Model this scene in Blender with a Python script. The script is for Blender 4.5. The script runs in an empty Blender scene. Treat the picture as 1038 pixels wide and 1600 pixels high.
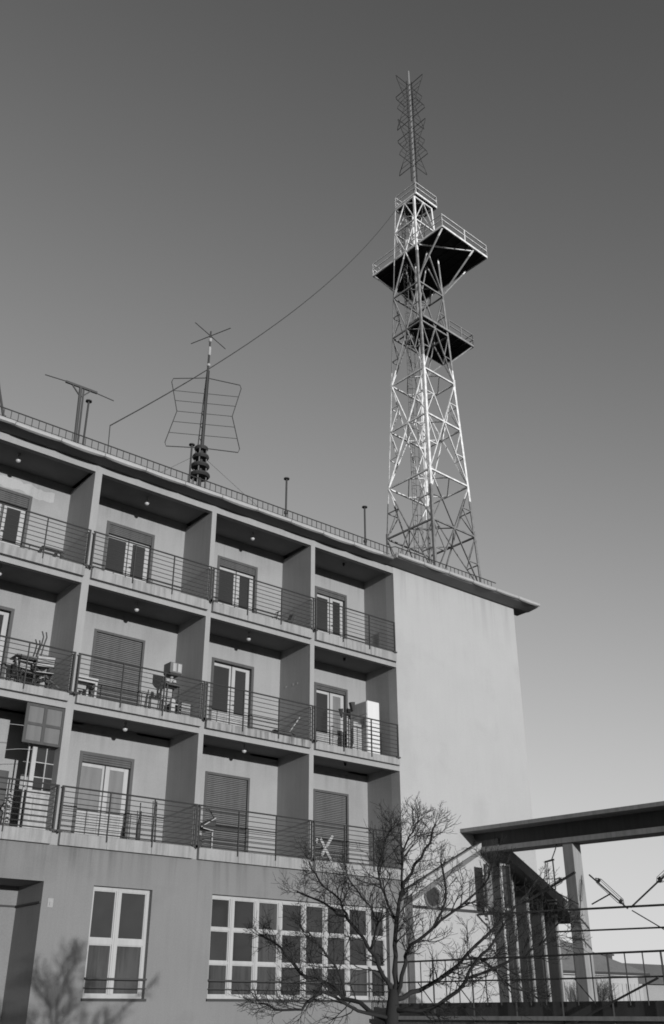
import bpy, bmesh, math, random
from mathutils import Vector, Matrix
R = math.radians
rnd = random.Random(7)
S = bpy.context.scene
COL = S.collection
GZ = -7.6                      # street level (z = 0 is the underside of the second-floor balconies)

# ------------------------------------------------------------------ camera
cd = bpy.data.cameras.new("camera"); cam = bpy.data.objects.new("camera", cd); COL.objects.link(cam)
cd.sensor_fit = 'VERTICAL'; cd.sensor_height = 36.0; cd.sensor_width = 36.0
cd.lens = 36.0 * 1518.71 / 1600.0
cd.clip_start = 0.1; cd.clip_end = 5000
yaw, pitch, roll = R(50.681), R(27.243), R(-0.09)
h = Vector((math.cos(yaw), math.sin(yaw), 0)); rt = Vector((math.sin(yaw), -math.cos(yaw), 0))
fw = h * math.cos(pitch) + Vector((0, 0, math.sin(pitch))); up = rt.cross(fw)
r2 = rt * math.cos(roll) + up * math.sin(roll); u2 = up * math.cos(roll) - rt * math.sin(roll)
M = Matrix((r2, u2, -fw)).transposed().to_4x4(); M.translation = Vector((0, -19.97, -5.968))
cam.matrix_world = M
S.camera = cam
S.cycles.filter_width = 1.75

# ------------------------------------------------------------------ light
SUN_EL, SUN_AZ = 4.0, 8.0       # azimuth: degrees from the facade's normal towards -x
sun_dir = Vector((-math.sin(R(SUN_AZ)) * math.cos(R(SUN_EL)), -math.cos(R(SUN_AZ)) * math.cos(R(SUN_EL)), math.sin(R(SUN_EL))))
W = bpy.data.worlds.new("World"); S.world = W; W.use_nodes = True
nt = W.node_tree; nt.nodes.clear()
sky = nt.nodes.new('ShaderNodeTexSky'); sky.sky_type = 'NISHITA'; sky.sun_disc = False
sky.sun_elevation = R(SUN_EL); sky.sun_rotation = math.atan2(sun_dir.x, sun_dir.y)
sky.air_density = 1.0; sky.dust_density = 0.1; sky.ozone_density = 1.0; sky.altitude = 100
# black and white film behind a filter: one grey value out of the sky's colour
sep = nt.nodes.new('ShaderNodeSeparateColor'); nt.links.new(sky.outputs[0], sep.inputs[0])
m1 = nt.nodes.new('ShaderNodeMath'); m1.operation = 'MULTIPLY'; m1.inputs[1].default_value = 0.95; nt.links.new(sep.outputs[0], m1.inputs[0])
m2 = nt.nodes.new('ShaderNodeMath'); m2.operation = 'MULTIPLY_ADD'; m2.inputs[1].default_value = 0.05
nt.links.new(sep.outputs[1], m2.inputs[0]); nt.links.new(m1.outputs[0], m2.inputs[2])
# film response: toe (square) and shoulder, the same for the whole sky
sq = nt.nodes.new('ShaderNodeMath'); sq.operation = 'POWER'; sq.inputs[1].default_value = 2.0; nt.links.new(m2.outputs[0], sq.inputs[0])
dn = nt.nodes.new('ShaderNodeMath'); dn.operation = 'MULTIPLY_ADD'; dn.inputs[1].default_value = 0.763; dn.inputs[2].default_value = 1.0; nt.links.new(sq.outputs[0], dn.inputs[0])
dv = nt.nodes.new('ShaderNodeMath'); dv.operation = 'DIVIDE'; nt.links.new(sq.outputs[0], dv.inputs[0]); nt.links.new(dn.outputs[0], dv.inputs[1])
pw = nt.nodes.new('ShaderNodeMath'); pw.operation = 'MULTIPLY'; pw.inputs[1].default_value = 1.99; nt.links.new(dv.outputs[0], pw.inputs[0])
bg = nt.nodes.new('ShaderNodeBackground'); bg.inputs[1].default_value = 0.15
cmb = nt.nodes.new('ShaderNodeCombineColor')
for i in range(3): nt.links.new(pw.outputs[0], cmb.inputs[i])
nt.links.new(cmb.outputs[0], bg.inputs[0])
wo = nt.nodes.new('ShaderNodeOutputWorld'); nt.links.new(bg.outputs[0], wo.inputs[0])
sd = bpy.data.lights.new("sun", 'SUN'); sd.energy = 2.3; sd.angle = R(0.53); sd.color = (1, 1, 1)
so = bpy.data.objects.new("sun", sd); COL.objects.link(so)
so.rotation_euler = sun_dir.to_track_quat('Z', 'Y').to_euler(); so.location = (0, -30, 20)
S.view_settings.view_transform = 'Standard'; S.view_settings.look = 'None'
S.view_settings.exposure = 0.87; S.view_settings.gamma = 1.0; S.view_settings.use_curve_mapping = False
S.render.resolution_x = 664; S.render.resolution_y = 1024

# ------------------------------------------------------------------ materials
def mat(name, val, var=0.1, rough=0.85, bump=0.0, bscale=60, streak=0.0, scale=1.2, spec=0.3, metal=0.0, grain=0.0, blotch=0.0, drip=None):
    m = bpy.data.materials.new(name); m.use_nodes = True; t = m.node_tree; n = t.nodes; l = t.links
    b = n['Principled BSDF']; b.inputs['Roughness'].default_value = rough; b.inputs['Metallic'].default_value = metal
    b.inputs['Specular IOR Level'].default_value = spec
    geo = n.new('ShaderNodeNewGeometry')
    def noise(sc, det=4, vec=None, rg=0.55):
        x = n.new('ShaderNodeTexNoise'); x.inputs['Scale'].default_value = sc; x.inputs['Detail'].default_value = det
        x.inputs['Roughness'].default_value = rg
        l.new(vec or geo.outputs['Position'], x.inputs['Vector']); return x.outputs['Fac']
    def mth(op, a, b_, c=None):
        x = n.new('ShaderNodeMath'); x.operation = op
        for i, v in enumerate((a, b_, c)):
            if v is None: continue
            if isinstance(v, (int, float)): x.inputs[i].default_value = v
            else: l.new(v, x.inputs[i])
        return x.outputs[0]
    f = mth('MULTIPLY_ADD', mth('SUBTRACT', noise(scale), 0.5), 2 * var, 1.0)
    if grain: f = mth('MULTIPLY', f, mth('MULTIPLY_ADD', mth('SUBTRACT', noise(38, 3, None, 0.8), 0.5), 2 * grain, 1.0))
    if streak:
        mp = n.new('ShaderNodeMapping'); mp.inputs['Scale'].default_value = (9, 9, 0.7); l.new(geo.outputs['Position'], mp.inputs['Vector'])
        s = noise(1.0, 5, mp.outputs[0], 0.6)
        r = n.new('ShaderNodeMapRange'); r.inputs[1].default_value = 0.42; r.inputs[2].default_value = 0.75; l.new(s, r.inputs[0])
        f = mth('MULTIPLY', f, mth('SUBTRACT', 1.0, mth('MULTIPLY', r.outputs[0], streak)))
    if blotch:
        r = n.new('ShaderNodeMapRange'); r.inputs[1].default_value = 0.55; r.inputs[2].default_value = 0.72; l.new(noise(0.45, 6), r.inputs[0])
        f = mth('MULTIPLY', f, mth('SUBTRACT', 1.0, mth('MULTIPLY', r.outputs[0], blotch)))
    if drip:      # rain and rust runs that start at a ledge (heights in metres) and fade out below it
        mp = n.new('ShaderNodeMapping'); mp.inputs['Scale'].default_value = (3.2, 3.2, 0.12); l.new(geo.outputs['Position'], mp.inputs['Vector'])
        r = n.new('ShaderNodeMapRange'); r.inputs[1].default_value = 0.50; r.inputs[2].default_value = 0.70; l.new(noise(1.0, 4, mp.outputs[0], 0.7), r.inputs[0])
        sx = n.new('ShaderNodeSeparateXYZ'); l.new(geo.outputs['Position'], sx.inputs[0])
        tot = None
        for zt in drip[0]:
            q = n.new('ShaderNodeMapRange'); q.inputs[1].default_value = zt - drip[1]; q.inputs[2].default_value = zt; l.new(sx.outputs[2], q.inputs[0])
            w_ = mth('MULTIPLY', mth('POWER', q.outputs[0], 1.5), mth('LESS_THAN', sx.outputs[2], zt + .02))
            tot = w_ if tot is None else mth('MAXIMUM', tot, w_)
        f = mth('MULTIPLY', f, mth('SUBTRACT', 1.0, mth('MULTIPLY', mth('MULTIPLY', tot, mth('ADD', r.outputs[0], .18)), drip[2])))
    v = mth('MULTIPLY', f, val)
    cc = n.new('ShaderNodeCombineColor')
    for i in range(3): l.new(v, cc.inputs[i])
    l.new(cc.outputs[0], b.inputs['Base Color'])
    if bump:
        bn = n.new('ShaderNodeBump'); bn.inputs['Strength'].default_value = bump; bn.inputs['Distance'].default_value = 0.01
        l.new(noise(bscale, 3), bn.inputs['Height']); l.new(bn.outputs[0], b.inputs['Normal'])
    return m
M_wing = mat('wing_plaster', 0.34, 0.05, bump=0.5, grain=0.26, streak=0.03, blotch=0.12, drip=((6.2,), 1.9, .22))
M_back = mat('loggia_plaster', 0.26, 0.08, bump=0.5, grain=0.28, streak=0.05, blotch=0.14, drip=((6.0, 3.0, 0.0), .9, .25))
M_fin = mat('fin_plaster', 0.27, 0.08, bump=0.4, grain=0.24, streak=0.10, blotch=0.12)
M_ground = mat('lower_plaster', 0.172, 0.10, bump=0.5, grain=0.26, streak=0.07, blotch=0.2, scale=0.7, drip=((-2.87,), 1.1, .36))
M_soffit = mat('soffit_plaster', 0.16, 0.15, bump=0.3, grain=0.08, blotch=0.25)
M_slab = mat('slab_concrete', 0.27, 0.10, bump=0.4, streak=0.42, grain=0.2, blotch=0.12)
M_stained = mat('stained_concrete', 0.26, 0.15, bump=0.4, streak=0.85, grain=0.14)
M_gutter = mat('gutter_metal', 0.34, 0.12, rough=0.6, streak=0.12, bump=0.1)
M_iron = mat('dark_iron', 0.036, 0.2, rough=0.6)
M_mast = mat('mast_paint', 0.17, 0.3, rough=0.6, grain=0.4)
M_white = mat('white_paint', 0.34, 0.10, rough=0.5, streak=0.15, grain=0.06)
M_enamel = mat('white_enamel', 0.55, 0.03, rough=0.35, streak=0.05)
M_net = mat('net_curtain_glass', 0.055, 0.35, rough=0.15, streak=0.6, spec=0.28, scale=0.8)
M_whitewood = mat('weathered_white_wood', 0.33, 0.2, rough=0.7, streak=0.35, grain=0.15)
M_darkwood = mat('dark_wood', 0.055, 0.25, rough=0.6, streak=0.3)
M_shutter = mat('shutter_wood', 0.125, 0.15, rough=0.7, streak=0.25, grain=0.15)
M_roll = mat('rolled_shutter_wood', 0.085, 0.2, rough=0.7, streak=0.3, grain=0.2)
M_frame = mat('door_surround', 0.07, 0.2, rough=0.6, streak=0.2)
M_glass = mat('window_glass', 0.028, 0.35, rough=0.06, spec=0.28, scale=0.6)
M_glass2 = mat('window_glass_darker', 0.021, 0.4, rough=0.09, spec=0.25, scale=1.5, bump=0.25, bscale=4)
M_glass3 = mat('window_glass_paler', 0.033, 0.4, rough=0.12, spec=0.3, scale=1.2, bump=0.25, bscale=5)
M_lightpane = mat('light_pane_glass', 0.15, 0.15, rough=0.35, streak=0.25, spec=0.5)  # lighter base colour, used for panes
M_lamp = mat('opal_globe', 0.42, 0.02, rough=0.3, spec=0.5)
M_asphalt = mat('asphalt', 0.06, 0.25, grain=0.2)
M_roof = mat('roof_felt', 0.09, 0.2)
M_tile = mat('roof_tiles', 0.19, 0.2, streak=0.2, grain=0.2)
M_concrete = mat('porch_concrete', 0.24, 0.15, streak=0.3, bump=0.3, grain=0.12)
M_finc = mat('fin_column_render', 0.12, 0.2, bump=0.3, streak=0.3, grain=0.2)
M_terrace = mat('terrace_concrete', 0.14, 0.2, streak=0.3, bump=0.3)
M_bark = mat('bark', 0.020, 0.3, rough=0.95, bump=0.6, bscale=30)
M_dark = mat('black_void', 0.02, 0.1)
M_deck = mat('deck_steel', 0.02, 0.2, rough=0.8)
M_hedge = mat('twig_hedge', 0.08, 0.3)

def tower_paint():
    m = bpy.data.materials.new('banded_tower_paint'); m.use_nodes = True; t = m.node_tree; n = t.nodes; l = t.links
    b = n['Principled BSDF']; b.inputs['Roughness'].default_value = 0.65
    g = n.new('ShaderNodeNewGeometry'); s = n.new('ShaderNodeSeparateXYZ'); l.new(g.outputs['Position'], s.inputs[0])
    rp = n.new('ShaderNodeValToRGB'); rp.color_ramp.interpolation = 'CONSTANT'
    mr = n.new('ShaderNodeMapRange'); mr.inputs[1].default_value = 0; mr.inputs[2].default_value = 80; l.new(s.outputs[2], mr.inputs[0])
    l.new(mr.outputs[0], rp.inputs[0])
    e = rp.color_ramp.elements; e[0].position = 0; e[0].color = (.18,) * 3 + (1,); e[1].position = 22.2 / 80; e[1].color = (.74,) * 3 + (1,)
    for p, v in ((32.3, .24), (41.6, .74), (64, .6)):
        q = e.new(p / 80); q.color = (v,) * 3 + (1,)
    ns = n.new('ShaderNodeTexNoise'); ns.inputs['Scale'].default_value = 3; ns.inputs['Detail'].default_value = 5; l.new(g.outputs['Position'], ns.inputs['Vector'])
    r = n.new('ShaderNodeMapRange'); r.inputs[1].default_value = .35; r.inputs[2].default_value = .7; r.inputs[3].default_value = 1; r.inputs[4].default_value = .6
    l.new(ns.outputs[0], r.inputs[0])
    mx = n.new('ShaderNodeVectorMath'); mx.operation = 'SCALE'; l.new(rp.outputs[0], mx.inputs[0]); l.new(r.outputs[0], mx.inputs['Scale'])
    l.new(mx.outputs[0], b.inputs['Base Color']); return m
M_tower = tower_paint()

# ------------------------------------------------------------------ mesh helpers
class MB:
    def __init__(s): s.v = []; s.f = []
    def box(s, x0, x1, y0, y1, z0, z1):
        b = len(s.v)
        s.v += [(x, y, z) for z in (z0, z1) for y in (y0, y1) for x in (x0, x1)]
        s.f += [tuple(b + i for i in q) for q in ((0, 2, 3, 1), (4, 5, 7, 6), (0, 1, 5, 4), (2, 6, 7, 3), (0, 4, 6, 2), (1, 3, 7, 5))]
        return s
    def bar(s, p0, p1, w, hh=None, upv=(0, 0, 1)):
        p0 = Vector(p0); p1 = Vector(p1); hh = hh or w; d = (p1 - p0).normalized(); U = Vector(upv)
        if abs(d.dot(U)) > .98: U = Vector((0, 1, 0))
        a = d.cross(U).normalized(); c = a.cross(d).normalized(); b = len(s.v)
        for p in (p0, p1):
            for i, j in ((-1, -1), (1, -1), (1, 1), (-1, 1)): s.v.append(tuple(p + a * (i * w / 2) + c * (j * hh / 2)))
        s.f += [tuple(b + i for i in q) for q in ((3, 2, 1, 0), (4, 5, 6, 7), (0, 1, 5, 4), (1, 2, 6, 5), (2, 3, 7, 6), (3, 0, 4, 7))]
        return s
    def tube(s, pts, rad, n=6, cap=True):
        pts = [Vector(p) for p in pts]
        if not isinstance(rad, (list, tuple)): rad = [rad] * len(pts)
        b = len(s.v); prev = None
        for i, p in enumerate(pts):
            d = (pts[min(i + 1, len(pts) - 1)] - pts[max(i - 1, 0)]).normalized()
            if prev is None: a = d.cross(Vector((0, 0, 1)) if abs(d.z) < .9 else Vector((0, 1, 0))).normalized()
            else: a = (prev - d * prev.dot(d)).normalized()
            prev = a; c = d.cross(a)
            for k in range(n):
                t = 2 * math.pi * k / n; s.v.append(tuple(p + (a * math.cos(t) + c * math.sin(t)) * rad[i]))
        for i in range(len(pts) - 1):
            for k in range(n):
                k2 = (k + 1) % n; s.f.append((b + i * n + k, b + i * n + k2, b + (i + 1) * n + k2, b + (i + 1) * n + k))
        if cap:
            s.f.append(tuple(b + k for k in range(n))[::-1]); s.f.append(tuple(b + (len(pts) - 1) * n + k for k in range(n)))
        return s
    def lathe(s, c, prof, n=14):        # prof: (radius, z)
        b = len(s.v)
        for r, z in prof:
            for k in range(n):
                t = 2 * math.pi * k / n; s.v.append((c[0] + r * math.cos(t), c[1] + r * math.sin(t), c[2] + z))
        for i in range(len(prof) - 1):
            for k in range(n):
                k2 = (k + 1) % n; s.f.append((b + i * n + k, b + i * n + k2, b + (i + 1) * n + k2, b + (i + 1) * n + k))
        return s
    def poly(s, pts, d):                # extrude an outline by vector d
        b = len(s.v); m = len(pts); d = Vector(d)
        s.v += [tuple(p) for p in pts] + [tuple(Vector(p) + d) for p in pts]
        s.f.append(tuple(b + i for i in range(m))[::-1]); s.f.append(tuple(b + m + i for i in range(m)))
        for i in range(m):
            j = (i + 1) % m; s.f.append((b + i, b + j, b + m + j, b + m + i))
        return s
    def me(s, name, m):
        me = bpy.data.meshes.new(name); me.from_pydata(s.v, [], s.f); me.materials.append(m)
        bm = bmesh.new(); bm.from_mesh(me); bmesh.ops.recalc_face_normals(bm, faces=bm.faces); bm.to_mesh(me); bm.free()
        return me
    def build(s, name, m, parent=None, smooth=False, loc=None):
        o = bpy.data.objects.new(name, s.me(name, m)); COL.objects.link(o)
        if parent: o.parent = parent
        if loc: o.location = loc
        if smooth:
            for p in o.data.polygons: p.use_smooth = True
        return o
def link(name, mesh, parent, loc=(0, 0, 0)):
    o = bpy.data.objects.new(name, mesh); COL.objects.link(o); o.parent = parent; o.location = loc; return o
def tag(o, label=None, cat=None, group=None, kind=None):
    if label: o['label'] = label
    if cat: o['category'] = cat
    if group: o['group'] = group
    if kind: o['kind'] = kind
    return o
def empty(name, loc, label, cat, group=None, rz=0):
    o = bpy.data.objects.new(name, None); COL.objects.link(o); o.location = loc; o.rotation_euler = (0, 0, rz)
    o.empty_display_size = .2
    return tag(o, label, cat, group)
def bevel(o, w=0.01, seg=2):
    b = o.modifiers.new('bevel', 'BEVEL'); b.width = w; b.segments = seg; b.limit_method = 'ANGLE'; return o
# parts of a thing at (x, y, z): coordinates are written in the world, the wrapper makes them local
class At:
    def __init__(s, root): s.r = root; s.o = root.location.copy()
    def b(s, mb, name, m, parent=None, smooth=False):
        pr = parent or s.r
        mb.v = [(v[0] - s.o.x, v[1] - s.o.y, v[2] - s.o.z) for v in mb.v]
        return mb.build(name, m, pr, smooth)

# ------------------------------------------------------------------ ground
tag(MB().box(-600, 900, -500, 900, GZ - 0.5, GZ).build('ground', M_asphalt), kind='structure')

# ------------------------------------------------------------------ the apartment building
B = empty('apartment_building', (12, 0, GZ), 'plastered four-storey block with deep balconies and a bright windowless end wall', 'building')
A = At(B)
fins = [(2.0, 2.19), (5.42, 5.60), (8.77, 8.956), (12.208, 12.348), (15.578, 15.723)]
XE = 18.777
bays = [(2.19, 5.42), (5.60, 8.77), (8.956, 12.208), (12.348, 15.578), (15.723, XE)]
FL = [-2.61, 0.33, 3.40]        # balcony floors
BOT = [-2.87, 0.0, 3.0]         # undersides
HEAD = [-0.515, 2.505, 5.505]
D = 1.37
doorx = [(3.1, 4.5), (6.42, 7.79), (9.86, 11.28), (13.31, 14.68), (16.80, 18.05)]
YB = 13.0
# core behind the loggias, with door openings cut as separate wall pieces
def back_wall(z0, z1, head, floor):
    mb = MB()
    for (a, b), (d0, d1) in zip(bays, doorx):
        mb.box(a - .1, d0, D, D + .3, z0, z1); mb.box(d1, b + .1, D, D + .3, z0, z1); mb.box(d0, d1, D, D + .3, head, z1)
    return A.b(mb, 'loggia_wall', M_back)
tops = [0.13, 3.13, 6.12]
for i in range(3): back_wall(FL[i] - .25, tops[i], HEAD[i], FL[i])
for a, b in fins:
    A.b(MB().box(a, b, 0, D, BOT[0] + .0, 5.99), 'dividing_wall', M_fin)
# ceilings, beams, slabs
for k in range(3):
    zc = tops[k]
    zb = [0.0, 3.0, 5.99][k]; zt = [0.13, 3.13, 6.19][k]
    for (a, b) in bays:
        if k < 2: A.b(MB().box(a, b, 0.002, .13, zb, zt - .002), 'lintel_beam', M_fin)
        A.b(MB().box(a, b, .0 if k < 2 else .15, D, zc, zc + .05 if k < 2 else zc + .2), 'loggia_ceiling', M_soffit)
A.b(MB().box(2.0, XE, 0.0, .15, 5.99, 6.19), 'top_beam', M_fin)
slabs = {}
for k in range(3):
    for bi, (a, b) in enumerate(bays):
        z0 = [-2.87, .14, 3.14][k]; z1 = FL[k]
        e = b - .0 if bi < 4 else 18.71
        w = (e - a) / 3
        for j in range(3):
            key = (round(w, 3), k)
            if key not in slabs:
                m_ = MB(); m_.poly([(.004, -.10, z0), (.004, -.10, z1 - .015), (.004, -.085, z1), (.004, -.002, z1), (.004, -.002, z0)], (w - .008, 0, 0))
                slabs[key] = m_.me('slab_panel', M_slab)
            o = link('slab_panel', slabs[key], B, (a + w * j - 12, rnd.uniform(-.003, .003), -GZ))
            if k == 1 and bi == 3: o.data = o.data.copy(); o.data.materials[0] = M_stained
        A.b(MB().box(a, b, 0, D, z0 + (.0 if k else 0.0), z1 - .01), 'balcony_floor', M_slab)
# lower wall with openings
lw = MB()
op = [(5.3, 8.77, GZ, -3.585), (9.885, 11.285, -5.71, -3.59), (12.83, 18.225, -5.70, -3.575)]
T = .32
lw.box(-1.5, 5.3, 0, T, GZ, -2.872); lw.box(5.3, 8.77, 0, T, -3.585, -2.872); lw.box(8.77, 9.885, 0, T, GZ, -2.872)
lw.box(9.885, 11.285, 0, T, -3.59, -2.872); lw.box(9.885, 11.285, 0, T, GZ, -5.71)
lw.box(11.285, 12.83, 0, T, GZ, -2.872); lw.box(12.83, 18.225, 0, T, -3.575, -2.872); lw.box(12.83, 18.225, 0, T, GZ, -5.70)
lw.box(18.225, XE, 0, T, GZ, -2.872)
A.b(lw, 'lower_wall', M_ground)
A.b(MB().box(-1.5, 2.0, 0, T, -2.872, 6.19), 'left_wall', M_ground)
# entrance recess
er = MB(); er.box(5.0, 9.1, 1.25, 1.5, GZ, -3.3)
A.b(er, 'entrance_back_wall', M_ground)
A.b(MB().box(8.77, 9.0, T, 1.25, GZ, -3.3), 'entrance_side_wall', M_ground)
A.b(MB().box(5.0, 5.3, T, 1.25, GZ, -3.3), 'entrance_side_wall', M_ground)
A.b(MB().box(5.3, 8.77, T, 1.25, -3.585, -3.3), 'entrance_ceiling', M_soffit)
A.b(MB().bar((5.3, 1.22, -3.98), (8.74, 1.22, -3.98), .03, .035).bar((8.745, 1.22, -3.98), (8.745, .0, -3.98), .03, .035), 'entrance_rail', M_iron)
A.b(MB().box(8.90, 9.02, -.012, 0, -4.07, -3.90).box(8.94, 8.97, -.03, -.012, -4.03, -3.96), 'bell_plate', M_fin)
# wing wall and hidden faces, roof
A.b(MB().poly([(XE, 0, GZ), (24.28, 0, GZ), (24.31, 0, 6.22), (XE, 0, 6.22)], (0, .35, 0)), 'wing_wall', M_wing)
A.b(MB().box(XE, XE + .3, .35, D, -2.87, 6.22), 'wing_return', M_fin)
A.b(MB().box(23.97, 24.27, .35, YB, GZ, 6.2), 'end_wall', M_wing)
A.b(MB().box(-1.5, 24.27, YB, YB + .3, GZ, 6.2), 'rear_wall', M_ground)
A.b(MB().box(-1.5, -1.2, .32, YB, GZ, 6.2), 'side_wall', M_ground)
A.b(MB().box(-1.2, 23.97, 1.9, 12.9, -2.9, -2.8), 'inner_floor', M_dark)
A.b(MB().poly([(-1.6, -.30, 6.28), (24.9, -.30, 6.28), (24.9, 6, 6.62), (-1.6, 6, 6.62)], (0, 0, .05)).poly([(-1.6, 6.001, 6.62), (24.9, 6.001, 6.62), (24.9, 13.6, 6.28), (-1.6, 13.6, 6.28)], (0, 0, .05)), 'roof', M_roof)
# eaves: soffit, gutter lengths
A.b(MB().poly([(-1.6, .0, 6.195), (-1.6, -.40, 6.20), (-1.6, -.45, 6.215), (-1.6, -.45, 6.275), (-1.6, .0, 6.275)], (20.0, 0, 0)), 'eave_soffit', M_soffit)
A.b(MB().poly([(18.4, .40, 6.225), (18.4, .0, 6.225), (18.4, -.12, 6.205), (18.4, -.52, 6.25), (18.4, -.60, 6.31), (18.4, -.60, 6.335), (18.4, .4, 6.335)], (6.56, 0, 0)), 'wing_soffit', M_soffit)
def gutter(w, dep, y, name):
    mb = MB(); n = 10
    for i in range(n + 1):
        t = i / n; x = .008 + (w - .016) * t; sag = dep * (math.sin(math.pi * t) ** .7)
        mb.v += [(x, y + .06, .0), (x, y - .0, .0), (x, y - .028, -.04), (x, y - .012, -.085 - sag * .6), (x, y + .04, -.10 - sag)]
    for i in range(n):
        for k in range(4):
            b = i * 5 + k; mb.f.append((b, b + 1, b + 6, b + 5))
        mb.f.append((i * 5 + 4, i * 5, i * 5 + 5, i * 5 + 9))
    mb.f += [(0, 1, 2, 3, 4), tuple(n * 5 + k for k in range(5))]
    return mb.me(name, M_gutter)
gm = [gutter(1.15, d, 0, 'gutter_length') for d in (.012, .02, .032)]
x = -1.6
while x + 1.15 < 18.45:
    link('gutter_length', gm[rnd.randrange(3)], B, (x - 12, -.47, 6.30 - GZ + rnd.uniform(-.008, .008))); x += 1.15
gx0 = 18.42
gm2 = [gutter(1.09, d, 0, 'gutter_length') for d in (.012, .025)]
for i in range(6): link('gutter_length', gm2[i % 2], B, (gx0 + i * 1.092 - 12, -.62, 6.37 - GZ + rnd.uniform(-.006, .006)))
A.b(MB().box(18.385, 18.415, -.60, .2, 6.22, 6.35), 'eave_end', M_gutter)
# roof edge rail
rr = A.b(MB().tube([(-1.5, -.40, 6.58), (18.3, -.40, 6.58)], .016, 5).tube([(-1.5, -.40, 6.36), (18.3, -.40, 6.36)], .008, 4)
         .tube([(18.3, -.40, 6.58), (18.42, -.52, 6.60), (22.9, -.52, 6.60)], .016, 5).tube([(18.42, -.52, 6.40), (22.9, -.52, 6.40)], .008, 4), 'roof_edge_railing', M_iron)
pk = MB().box(-.007, .007, -.007, .007, 0, .30).me('picket', M_iron)
x = -1.4
while x < 22.85:
    if x < 18.3: link('picket', pk, rr, (x - 12, -.40, 6.28 - GZ))
    elif x > 18.45: link('picket', pk, rr, (x - 12, -.52, 6.31 - GZ))
    x += .172
# balcony railings: 4 posts, top rail and seven bars each
bars = {}
for k in range(3):
    for bi, (a, b) in enumerate(bays):
        x0, x1 = a - .09, b + .03
        if bi == 4: x1 = 18.66
        zt = FL[k] + .92; y = -.115
        mb = MB().tube([(x0, y, zt), (x1, y, zt)], .019, 6)
        mb.tube([(x0, y, FL[k] + .03), (x1, y, FL[k] + .03)], .014, 5)
        for j in range(4):
            px = x0 + .04 + (x1 - x0 - .06) * j / 3
            ww = .034 if j in (0, 3) else .02
            mb.box(px - ww / 2, px + ww / 2, y - .018, y + .018, FL[k] + (-.03 if j in (0, 3) else -.12), zt)
            if j in (0, 3): mb.box(px - .07, px + .07, y - .02, y + .03, FL[k] - .01, FL[k] + .025)
        rl = A.b(mb, 'balcony_railing', M_iron)
        L = round(x1 - x0 - .04, 3)
        if L not in bars: bars[L] = MB().tube([(0, 0, 0), (L, 0, 0)], .0092, 5).me('rail', M_iron)
        for j in range(7):
            link('rail', bars[L], rl, (x0 + .02 - 12, y, FL[k] + .115 * (j + .95) - GZ + .02))
# lamps under the ceilings
lm = MB(); lm.lathe((0, 0, 0), [(.001, -.062)] + [(.062 * math.sin(math.pi * t / 8), -.062 * math.cos(math.pi * t / 8)) for t in range(1, 8)] + [(.03, .062), (.03, .17)], 14)
lmm = lm.me('lamp', M_lamp)
for p in lmm.polygons: p.use_smooth = True
for k in range(3):
    for bi, (a, b) in enumerate(bays):
        if bi == 4:
            A.b(MB().lathe((17.3, .6, tops[k] - .07), [(.001, -.02), (.03, -.02), (.04, .07)], 10), 'lamp_socket', M_iron)
            continue
        if bi == 1 and k == 0: continue
        cx = {0: 3.9, 1: 7.03, 2: 10.57, 3: 13.96}[bi]
        link('lamp', lmm, B, (cx - 12, .62, tops[k] - .17 - GZ))
# doors ------------------------------------------------------------
def frame_box(d0, d1, z0, z1, w=.07, dep=.12, y=D, wl=None):
    mb = MB(); wl = w if wl is None else wl
    mb.box(d0, d0 + wl, y - .02, y + dep, z0, z1); mb.box(d1 - w, d1, y - .02, y + dep, z0, z1); mb.box(d0 + wl, d1 - w, y - .02, y + dep, z1 - w, z1)
    return mb
def door(bi, k, box=.27, pane=(0, 0), openleaf=False):
    d0, d1 = doorx[bi]; z0 = FL[k]; z1 = HEAD[k]
    df = A.b(frame_box(d0, d1, z0, z1, .075), 'balcony_door', M_frame)
    yi = D + .05
    if box:
        zb = z1 - .075 - box
        mb = MB(); n = max(2, int(box / .05))
        for j in range(n):
            za = zb + box * j / n
            mb.poly([(d0 + .08, yi - .04, za), (d0 + .08, yi - .055, za + .012), (d0 + .08, yi - .055, za + box / n - .012), (d0 + .08, yi - .04, za + box / n), (d0 + .08, yi, za + box / n), (d0 + .08, yi, za)], (d1 - d0 - .16, 0, 0))
        A.b(mb, 'rolled_shutter', M_roll, df)
    else: zb = z1 - .09
    w = (d1 - d0 - .16); c = d0 + .08 + w / 2
    for side in (0, 1):
        a = d0 + .085 + (w / 2) * side; b = a + w / 2 - .01
        sw = .085 if not side else .10
        mb = MB()
        sl = .04 if side == 0 else .13
        sr = .06 if side == 0 else .12
        yy = yi + .02
        mb.box(a, a + sl, yy, yy + .045, z0 + .03, zb - .01); mb.box(b - sr, b, yy, yy + .045, z0 + .03, zb - .01)
        mb.box(a + sl, b - sr, yy, yy + .045, z0 + .03, z0 + .14)
        mb.box(a + sl, b - sr, yy, yy + .045, z0 + .68, z0 + .78)
        mb.box(a + sl, b - sr, yy, yy + .045, zb - .09, zb - .01)
        lf = A.b(mb, 'door_leaf', M_white, df); bevel(lf, .006, 1)
        A.b(MB().box(a + sl, b - sr, yy + .02, yy + .03, z0 + .78, zb - .09), 'pane', (M_glass, M_lightpane)[pane[side]], df)
        A.b(MB().box(a + sl, b - sr, yy + .015, yy + .03, z0 + .14, z0 + .68), 'door_panel', M_whitewood, df)
    A.b(MB().box(c - .012, c + .012, yi - .0, yi + .02, z0 + .05, zb - .02), 'cover_strip', M_frame, df)
    A.b(MB().bar((c + .07, yi + .0, z0 + 1.02), (c + .16, yi + .0, z0 + 1.02), .018), 'handle', M_iron, df)
    return df
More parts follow.
